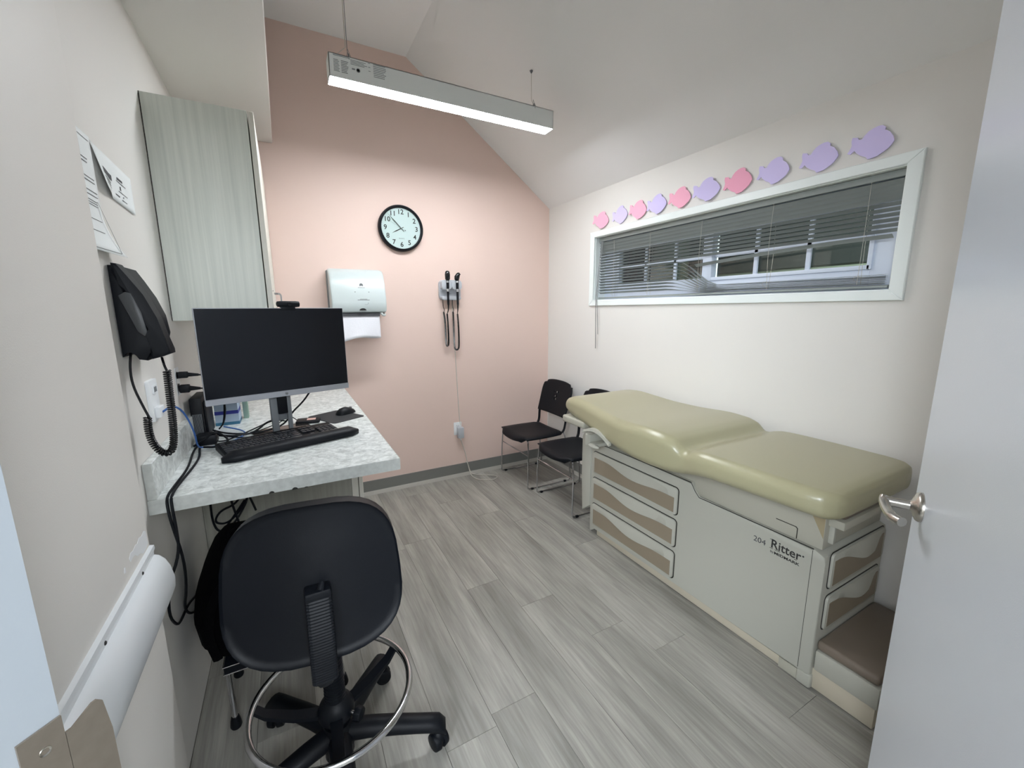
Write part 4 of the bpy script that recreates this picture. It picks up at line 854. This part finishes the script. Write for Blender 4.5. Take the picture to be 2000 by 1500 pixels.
# plinth
g = G(); g.box((X0+.018, YA+.06, .004), (X1-.01, 1.985, .062), .004); part('plinth', g, m_plinth, et)
g = G(); g.box((X0-.001, YA-.004, .004), (X0+.06, YA+.05, .068), .010, 3); part('corner_foot', g, m_body, et)
g = G(); g.box((X0+.008, YA+.05, .004), (X0+.03, YA+.12, .05), .002); part('leveling_foot', g, m_body2, et)
def drawer(M, wd, ht, dip=.21, cen=.50, top=.27):
    """M maps (u right, v up, w out); drawer front centred at origin"""
    g = G(); g.prism(rrect(wd+.011, ht+.010, .022), .0012, mtx=M); gp = part('drawer_gap', g, m_seam, et)
    g = G(); g.prism(rrect(wd, ht, .018), .010, .004, mtx=M, seg=2); d = part('drawer', g, m_body, et)
    # brown inset with curved upper edge (finger pull)
    n = 20; w2, h2 = wd/2-.016, ht/2-.013; pts = []
    pts += [(w2, -h2)]
    def prof(t):
        sm = lambda q: (lambda c: c*c*(3-2*c))(max(0, min(1, q)))
        if cen > .55: return ht/2-ht*(.20+.36*sm((t-.08)/.55)-.40*sm((t-.80)/.14))
        return ht/2-ht*(.25+.21*sm((t-.14)/.42)-.10*sm((t-.58)/.32))
    for i in range(n+1):
        t = i/n; pts.append((w2-t*w2*2, prof(1-t)))
    pts += [(-w2, -h2)]
    g = G(); g.prism(pts, .0012, mtx=M @ Matrix.Translation((0, 0, .0098))); part('inset_panel', g, m_drawer, d, 'brown inset with a curved top edge')
    # raised lip following the curve
    g = G(); row0, row1 = [], []
    for i in range(n+1):
        t = i/n; x = w2-t*w2*2; zc = prof(1-t); s = math.exp(-((1-t-cen)/.24)**2); zt_ = ht/2-.008
        row0.append([(x, zt_, .0095), (x, zt_-.3*(zt_-zc), .0095+.010*s), (x, zc+.002, .0095+.013*s), (x, zc, .0095)])
    g.loft([[M @ Vector(p) for p in q] for q in row0], cap=False, closed=False); part('pull_lip', g, m_body, d)
    return d
SM_ = lambda y, z: frame((X0, y, z), (0, -1, 0), (0, 0, 1))     # outward = -X
for z0_, z1_ in ((.443, .590), (.262, .413), (.080, .232)): drawer(SM_((1.345+2.010)/2, (z0_+z1_)/2), 2.010-1.345, z1_-z0_)
EM_ = lambda x, z: frame((x, YA, z), (1, 0, 0), (0, 0, 1))      # outward = -Y
for z0_, z1_ in ((.436, .582), (.258, .402)): drawer(EM_(1.955, (z0_+z1_)/2), .435, z1_-z0_, .38, .60, .20)
# pull-out step
g = G(); g.box((X0+.010, .471, .095), (X1-.01, YA-.004, .182), .006); st_ = part('step', g, m_body, et)
g = G(); g.box((X0+.014, .476, .182), (X1-.014, YA-.002, .222), .014, 3); part('step_pad', g, m_uphd, st_, 'brown vinyl step pad')
g = G(); g.box((X0+.018, .478, .008), (X1-.02, YA+.01, .095), .003); part('step_plinth', g, m_plinth, st_)
# foot extension tray just below the cushion
g = G(); g.box((1.735, .648, .690), (2.13, .72, .722), .003); tr = part('footrest_tray', g, m_body2, et)
g = G(); g.box((1.75, .652, .722), (2.12, .80, .765), .016, 3); part('footrest_pad', g, m_uphd, tr, 'brown padded footrest pushed in')
g = G(); g.box((1.745, .68, .615), (1.762, .70, .69), .005, mtx=None); part('latch_tab', g, m_body, et)
# paper-roll bracket at the head end
g = G(); g.prism([(-2.035, .20), (-2.115, .135), (-2.122, .40), (-2.128, .66), (-2.10, .715), (-2.035, .715)], .42, .010, mtx=frame((2.11, 0, 0), (0, -1, 0), (0, 0, 1))); part('head_bracket', g, m_body, et)
g = G(); secs = []
for i in range(17):
    t = i/16; y = 1.930-.235*t; z = .766+.046*sin(pi*min(1, t*.95))**.8-.030*t; x = 1.528+.004*t; hw = .050*(1-.6*t)
    secs.append([(x, y, z-.006), (x+.002, y, z+.008), (x+hw, y, z+.010), (x+hw, y, z-.004)])
g.loft(secs); g.ball((1.565, 1.86, .690), .030, (.7, 1.6, .42)); g.box((1.56, 1.84, .682), (X0+.03, 1.90, .705), .006)
g.box((1.565, 1.895, .675), (X0+.02, 1.945, .750), .008); part('paper_guide', g, m_body, et, 'curved beige guide bracket at the head end')
g = G(); g.box((1.60, 2.0, .752), (2.16, 2.235, .80), .012, 3); part('headrest_tray', g, m_body2, et)
# cushion : cross sections along Y
cu_ = []
def sec(y, xa, xb, za, zb, r=.04, n=6):
    w_, h_ = xb-xa, zb-za; r = min(r, w_/2-.001, h_/2-.001); return [((xa+xb)/2+p[0], y, (za+zb)/2+p[1]) for p in rrect(w_, h_, r, n)]
S_ = [(.600, 1.66, 2.08, .805, .846, .02), (.604, 1.615, 2.125, .790, .864, .03), (.616, 1.575, 2.165, .781, .876, .036), (.645, 1.542, 2.190, .776, .884, .04), (.70, 1.524, 2.20, .772, .887, .042), (.90, 1.515, 2.205, .770, .889, .042), (1.06, 1.512, 2.205, .766, .889, .042),
      (1.12, 1.512, 2.205, .758, .886, .045), (1.155, 1.518, 2.203, .748, .878, .045), (1.185, 1.524, 2.20, .740, .868, .045), (1.215, 1.522, 2.20, .733, .871, .045), (1.25, 1.512, 2.203, .728, .892, .05), (1.30, 1.502, 2.205, .724, .908, .055), (1.42, 1.497, 2.207, .722, .914, .058),
      (1.60, 1.512, 2.207, .728, .914, .058), (1.80, 1.552, 2.205, .745, .914, .058), (1.95, 1.582, 2.20, .758, .924, .056), (2.08, 1.600, 2.19, .775, .934, .055), (2.18, 1.615, 2.175, .788, .928, .05), (2.25, 1.640, 2.15, .80, .906, .045), (2.285, 1.675, 2.11, .815, .890, .035), (2.300, 1.73, 2.06, .83, .872, .02)]
def cr_(p0, p1, p2, p3, t): return .5*((2*p1)+(-p0+p2)*t+(2*p0-5*p1+4*p2-p3)*t*t+(-p0+3*p1-3*p2+p3)*t**3)
S_ = [(a, b, c, d+.014*(1 if a > .66 else .5), e+(.010 if 1.24 < a < 1.5 else 0), min(f, .050)) for a, b, c, d, e, f in S_]
SS = []
for i in range(len(S_)-1):
    A_, B_, C_, D_ = S_[max(i-1, 0)], S_[i], S_[i+1], S_[min(i+2, len(S_)-1)]
    for k in range(4):
        t = k/4; SS.append(tuple(B_[0]+(C_[0]-B_[0])*t if q == 0 else cr_(A_[q], B_[q], C_[q], D_[q], t) for q in range(6)))
SS.append(S_[-1])
g = G(); g.loft([sec(*s_) for s_ in SS]); part('cushion', g, m_uph, et, 'olive-tan vinyl cushion with raised head section', ang=70)
# lettering
LM = lambda y, z: frame((X0-.0006, y, z), (0, -1, 0), (0, 0, 1))
text('lettering', '204', .034, LM(.922, .522), m_ink, et, wide=1.05)
text('lettering', 'Ritter', .053, LM(.818, .5345), m_inkd, et, wide=.93, bold=.0006)
g = G()
for y, wd in ((.872, .013), (.853, .010), (.842, .010), (.778, .010)): g.box((X0-.001, y-wd/2, .5135), (X0, y+wd/2, .515))
g.box((X0-.001, .862, .552), (X0, .880, .5535)); part('lettering', g, m_inkd, et)
text('lettering', 'by', .015, LM(.868, .500), m_ink, et); text('lettering', 'MIDMARK', .0155, LM(.811, .4995), m_inkd, et, wide=1.4, bold=.0003)
g = G(); g.lathe([(.0035, 0), (.0035, .0006), (.002, .0006), (.002, 0)], mtx=LM(.752, .542), seg=12); part('registered_mark', g, m_ink, et)

# ================================================================= DRAFTING STOOL
SC = Vector((.035, 1.28, 0)); sr = rad(-7)
stl = thing('drafting_stool', 'black swivel stool with chrome foot ring in front of the counter', 'stool', SC, 0)
g = G(); g.cyl(SC+Vector((0, 0, .06)), SC+Vector((0, 0, .155)), .045, .036, 24); g.lathe([(.052, .10), (.05, .15), (.04, .175)], c=SC, seg=24); part('base_hub', g, m_blackp, stl)
for a_ in (-18, 54, 126, 198, 270):
    d_ = Vector((cos(rad(a_)), sin(rad(a_)), 0)); n_ = Vector((-d_.y, d_.x, 0)); secs = []
    for r_, zc, hw, hh in ((.03, .135, .036, .034), (.10, .132, .035, .032), (.18, .122, .034, .030), (.25, .110, .033, .028), (.295, .102, .033, .028), (.328, .094, .033, .030), (.348, .078, .028, .020)):
        c_2 = SC+d_*r_+Vector((0, 0, zc)); secs.append([c_2+n_*hw*cos(b_)+Vector((0, 0, hh*sin(b_)))*(1 if sin(b_) > 0 else .7) for b_ in [2*pi*k/14 for k in range(14)]])
    g = G(); g.loft(secs); lg = part('leg', g, m_blackp, stl, ang=50)
    c_2 = SC+d_*.322; g = G(); g.cyl(c_2+Vector((0, 0, .045)), c_2+Vector((0, 0, .085)), .008, seg=10)
    cc = c_2+Vector((0, 0, .032)); th_ = rad(a_+35); ax = Vector((cos(th_), sin(th_), 0))
    for s_ in (-1, 1): g.cyl(cc+ax*(.005*s_), cc+ax*(.027*s_), .032, .028, 22, .004)
    g.ball(cc+Vector((0, 0, .010)), .033, (.75, .75, .95)); part('caster', g, m_blackp, lg)
# gas column with bellows
pf = [(.030, .15)]
for i in range(24): z = .24+.012*i; pf += [(.0245-.003*(i/24), z), (.0325-.003*(i/24), z+.0045), (.0325-.003*(i/24), z+.0075)]
pf += [(.022, .55), (.022, .61)]
g = G(); g.lathe([(.052, .205), (.056, .215), (.055, .235), (.046, .255), (.033, .268), (.030, .27)], c=SC, seg=28); g.lathe([(.03, .15), (.034, .205), (.034, .21)], c=SC, seg=20); part('ring_hub', g, m_blackp, stl)
g = G(); g.lathe(pf, c=SC, seg=22); part('column_bellows', g, m_blackp, stl, ang=20)
kd = Vector((cos(rad(-40)), sin(rad(-40)), 0)); g = G(); g.cyl(SC+kd*.035+Vector((0, 0, .225)), SC+kd*.075+Vector((0, 0, .222)), .0055, seg=10); kn = part('knob_stem', g, m_chrome, stl); g = G(); g.cyl(SC+kd*.07+Vector((0, 0, .222)), SC+kd*.092+Vector((0, 0, .221)), .024, .022, 8, .003); part('clamp_knob', g, m_blackp, kn)
RR, RZ_ = .236, .292; RC = Vector((.032, 1.272, 0))
g = G(); g.tube([RC+Vector((RR*cos(2*pi*i/64), RR*sin(2*pi*i/64), RZ_)) for i in range(64)], .0105, 12, closed=True); rg = part('foot_ring', g, m_chrome, stl, 'polished chrome foot ring')
for a_ in (24, 165, 268):
    d_ = Vector((cos(rad(a_)), sin(rad(a_)), 0)); n_ = Vector((-d_.y, d_.x, 0)); secs = []
    for r_, z_, hw in ((.04, .225, .018), (.12, .235, .017), (.20, .262, .015), (.232, .290, .014)):
        p_ = RC+d_*r_+Vector((0, 0, z_)); secs.append([p_+n_*hw+Vector((0, 0, .007)), p_-n_*hw+Vector((0, 0, .007)), p_-n_*hw-Vector((0, 0, .006)), p_+n_*hw-Vector((0, 0, .006))])
    g = G(); g.loft(secs); part('ring_spoke', g, m_blackp, stl)
g = G(); n = 36; secs = []
for k, z_ in ((.9, .595), (1.0, .603), (1.02, .625), (.99, .645), (.9, .655), (.5, .650), (.05, .648)): secs.append([SC+Vector((-.0+.198*k*cos(a)*(1-.05*sin(a)), .185*k*sin(a)+.01, z_)) for a in [2*pi*i/n for i in range(n)]])
g.loft(secs); part('seat', g, m_vinyl, stl, ang=60)
g = G(); g.box(SC+Vector((-.08, -.09, .572)), SC+Vector((.08, .09, .594)), .005); part('seat_plate', g, m_blackp, stl)
# backrest pad : front cushion + rear shell
BC = Vector((.010, 1.055, .838)); TL = rad(8); MBk = Matrix.Translation(BC) @ Matrix.Rotation(sr, 4, 'Z') @ Matrix.Rotation(-TL, 4, 'X')
def pad(sw, sh, y0b, y1b, bulge):
    secs = []; n = 40
    for k, yy_ in ((.90, y0b), (.975, y0b+.004), (1.0, y0b+.012), (1.0, y1b-.012), (.975, y1b-.003), (.90, y1b)):
        q = []
        for i in range(n):
            a = 2*pi*i/n; c3, s3 = cos(a), sin(a); e = 2/3.1; x = sw*k*math.copysign(abs(c3)**e, c3); z = sh*k*math.copysign(abs(s3)**e, s3)
            x *= 1-.06*(z/sh); y = yy_+.075*(x/sw)**2*.45
            q.append(MBk @ Vector((x, y, z)))
        secs.append(q)
    # inner rings to dome the rear
    for k in (.6, .3, .05):
        q = []
        for i in range(n):
            a = 2*pi*i/n; c3, s3 = cos(a), sin(a); e = 2/3.1; x = sw*k*math.copysign(abs(c3)**e, c3); z = sh*k*math.copysign(abs(s3)**e, s3); q.append(MBk @ Vector((x, y1b+.034*(x/sw)**2+bulge*(1-k), z)))
        secs.append(q)
    return secs
g = G(); g.loft(pad(.206, .197, .0, .034, .012)); bk = part('backrest_pad', g, m_vinyl, stl, ang=60)
g = G(); ps = pad(.206, .197, .006, -.016, -.006); g.loft(ps); part('rear_cover', g, m_blackp, bk, 'smooth black rear shell', ang=60)
# support bar with ribbed bellows
A0 = Vector((.012, 1.012, .820)); A1 = Vector((.010, 1.000, .60)); secs = []
for i in range(61):
    t = i/60; p_ = A0.lerp(A1, t)+Vector((0, -.022*sin(pi*t)*.6, 0)); k = 1.0 if i % 2 else .93; hw, hd = .030*k, .016*k
    secs.append([p_+Vector((hw*x_, hd*y_, 0)) for x_, y_ in rrect(2, 2, .5, 3)])
g = G(); g.loft(secs); part('bellows_sleeve', g, m_blackp, stl, 'ribbed black sleeve on the back support', ang=15)
g = G(); g.box(A0+Vector((-.03, -.016, -.004)), A0+Vector((.03, .028, .022)), .007); g.cyl(A0+Vector((.005, -.012, .022)), A0+Vector((.012, 0, .036)), .009, .006, 10); part('bracket', g, m_blackp, stl)
g = G(); g.tube([A1+Vector((0, 0, .02)), A1+Vector((0, .0, -.018)), A1+Vector((.003, .04, -.028)), SC+Vector((0, -.08, .581)), SC+Vector((0, 0, .583))], .010, 8, smooth=2, flat=2.0); part('support_bar', g, m_blackp, stl)

# ================================================================= STEP STOOL + BAG
ss = thing('step_stool', 'low black step stool with chrome legs tucked under the counter', 'step stool', (-.12, 1.74, 0))
QX0, QX1, QY0, QY1, QZ = -.300, .08, 1.595, 1.86, .232
g = G(); g.box((QX0, QY0, QZ-.0), (QX1, QY1, QZ+.032), .004); part('top', g, m_blackp, ss)
g = G()
for z_ in (QZ+.001, QZ+.031): g.tube([(QX0-.001, QY0-.001, z_), (QX1+.001, QY0-.001, z_), (QX1+.001, QY1+.001, z_), (QX0-.001, QY1+.001, z_)], .0022, 6, closed=True)
part('chrome_band', g, m_chrome, ss)
for x_, y_, dx, dy in ((QX0+.012, QY0+.012, -.0, -.0), (QX1-.012, QY0+.012, .012, -.0), (QX0+.012, QY1-.012, -.012, .012), (QX1-.012, QY1-.012, .012, .012)):
    g = G(); g.tube([(x_, y_, QZ), (x_+dx, y_+dy, .03)], .010, 10); l_ = part('leg', g, m_chrome, ss)
    g = G(); g.lathe([(.016, .0), (.019, .008), (.016, .03), (.0125, .045)], c=(x_+dx, y_+dy, 0), seg=14); part('rubber_foot', g, m_blackp, l_)
bg = thing('black_bag', 'black soft bag slumped on the step stool against the left wall', 'bag', (-.22, 1.80, .25))
secs = []; n = 26
for z_, xa, xb, ya, yb in ((.272, -.30, -.06, 1.64, 1.95), (.283, -.340, -.03, 1.61, 1.98), (.33, -.378, .0, 1.60, 2.0), (.42, -.386, .01, 1.60, 2.0), (.50, -.372, .0, 1.62, 1.99), (.57, -.345, -.01, 1.64, 1.97), (.63, -.315, -.03, 1.66, 1.94), (.665, -.285, -.06, 1.69, 1.90), (.675, -.25, -.10, 1.73, 1.86)):
    q = []
    for i in range(n):
        a = 2*pi*i/n; c3, s3 = cos(a), sin(a); e = 2/3.5; q.append(((xa+xb)/2+(xb-xa)/2*math.copysign(abs(c3)**e, c3)*(1+.015*sin(5*a+z_*20)), (ya+yb)/2+(yb-ya)/2*math.copysign(abs(s3)**e, s3), z_+.006*sin(3*a)))
    secs.append(q)
g = G(); g.loft(secs); part('bag_body', g, m_fabric, bg, ang=60)
g = G(); g.tube([(-.31, 1.60, .30), (-.33, 1.585, .42), (-.29, 1.60, .56), (-.22, 1.62, .60)], .008, 6, smooth=2, flat=2); part('strap', g, m_fabric, bg)
g = G(); g.tube([(-.26, 1.74, .67), (-.25, 1.76, .70), (-.18, 1.78, .71), (-.12, 1.80, .70), (-.11, 1.80, .67)], .006, 6, smooth=2); part('top_handle', g, m_fabric, bg)
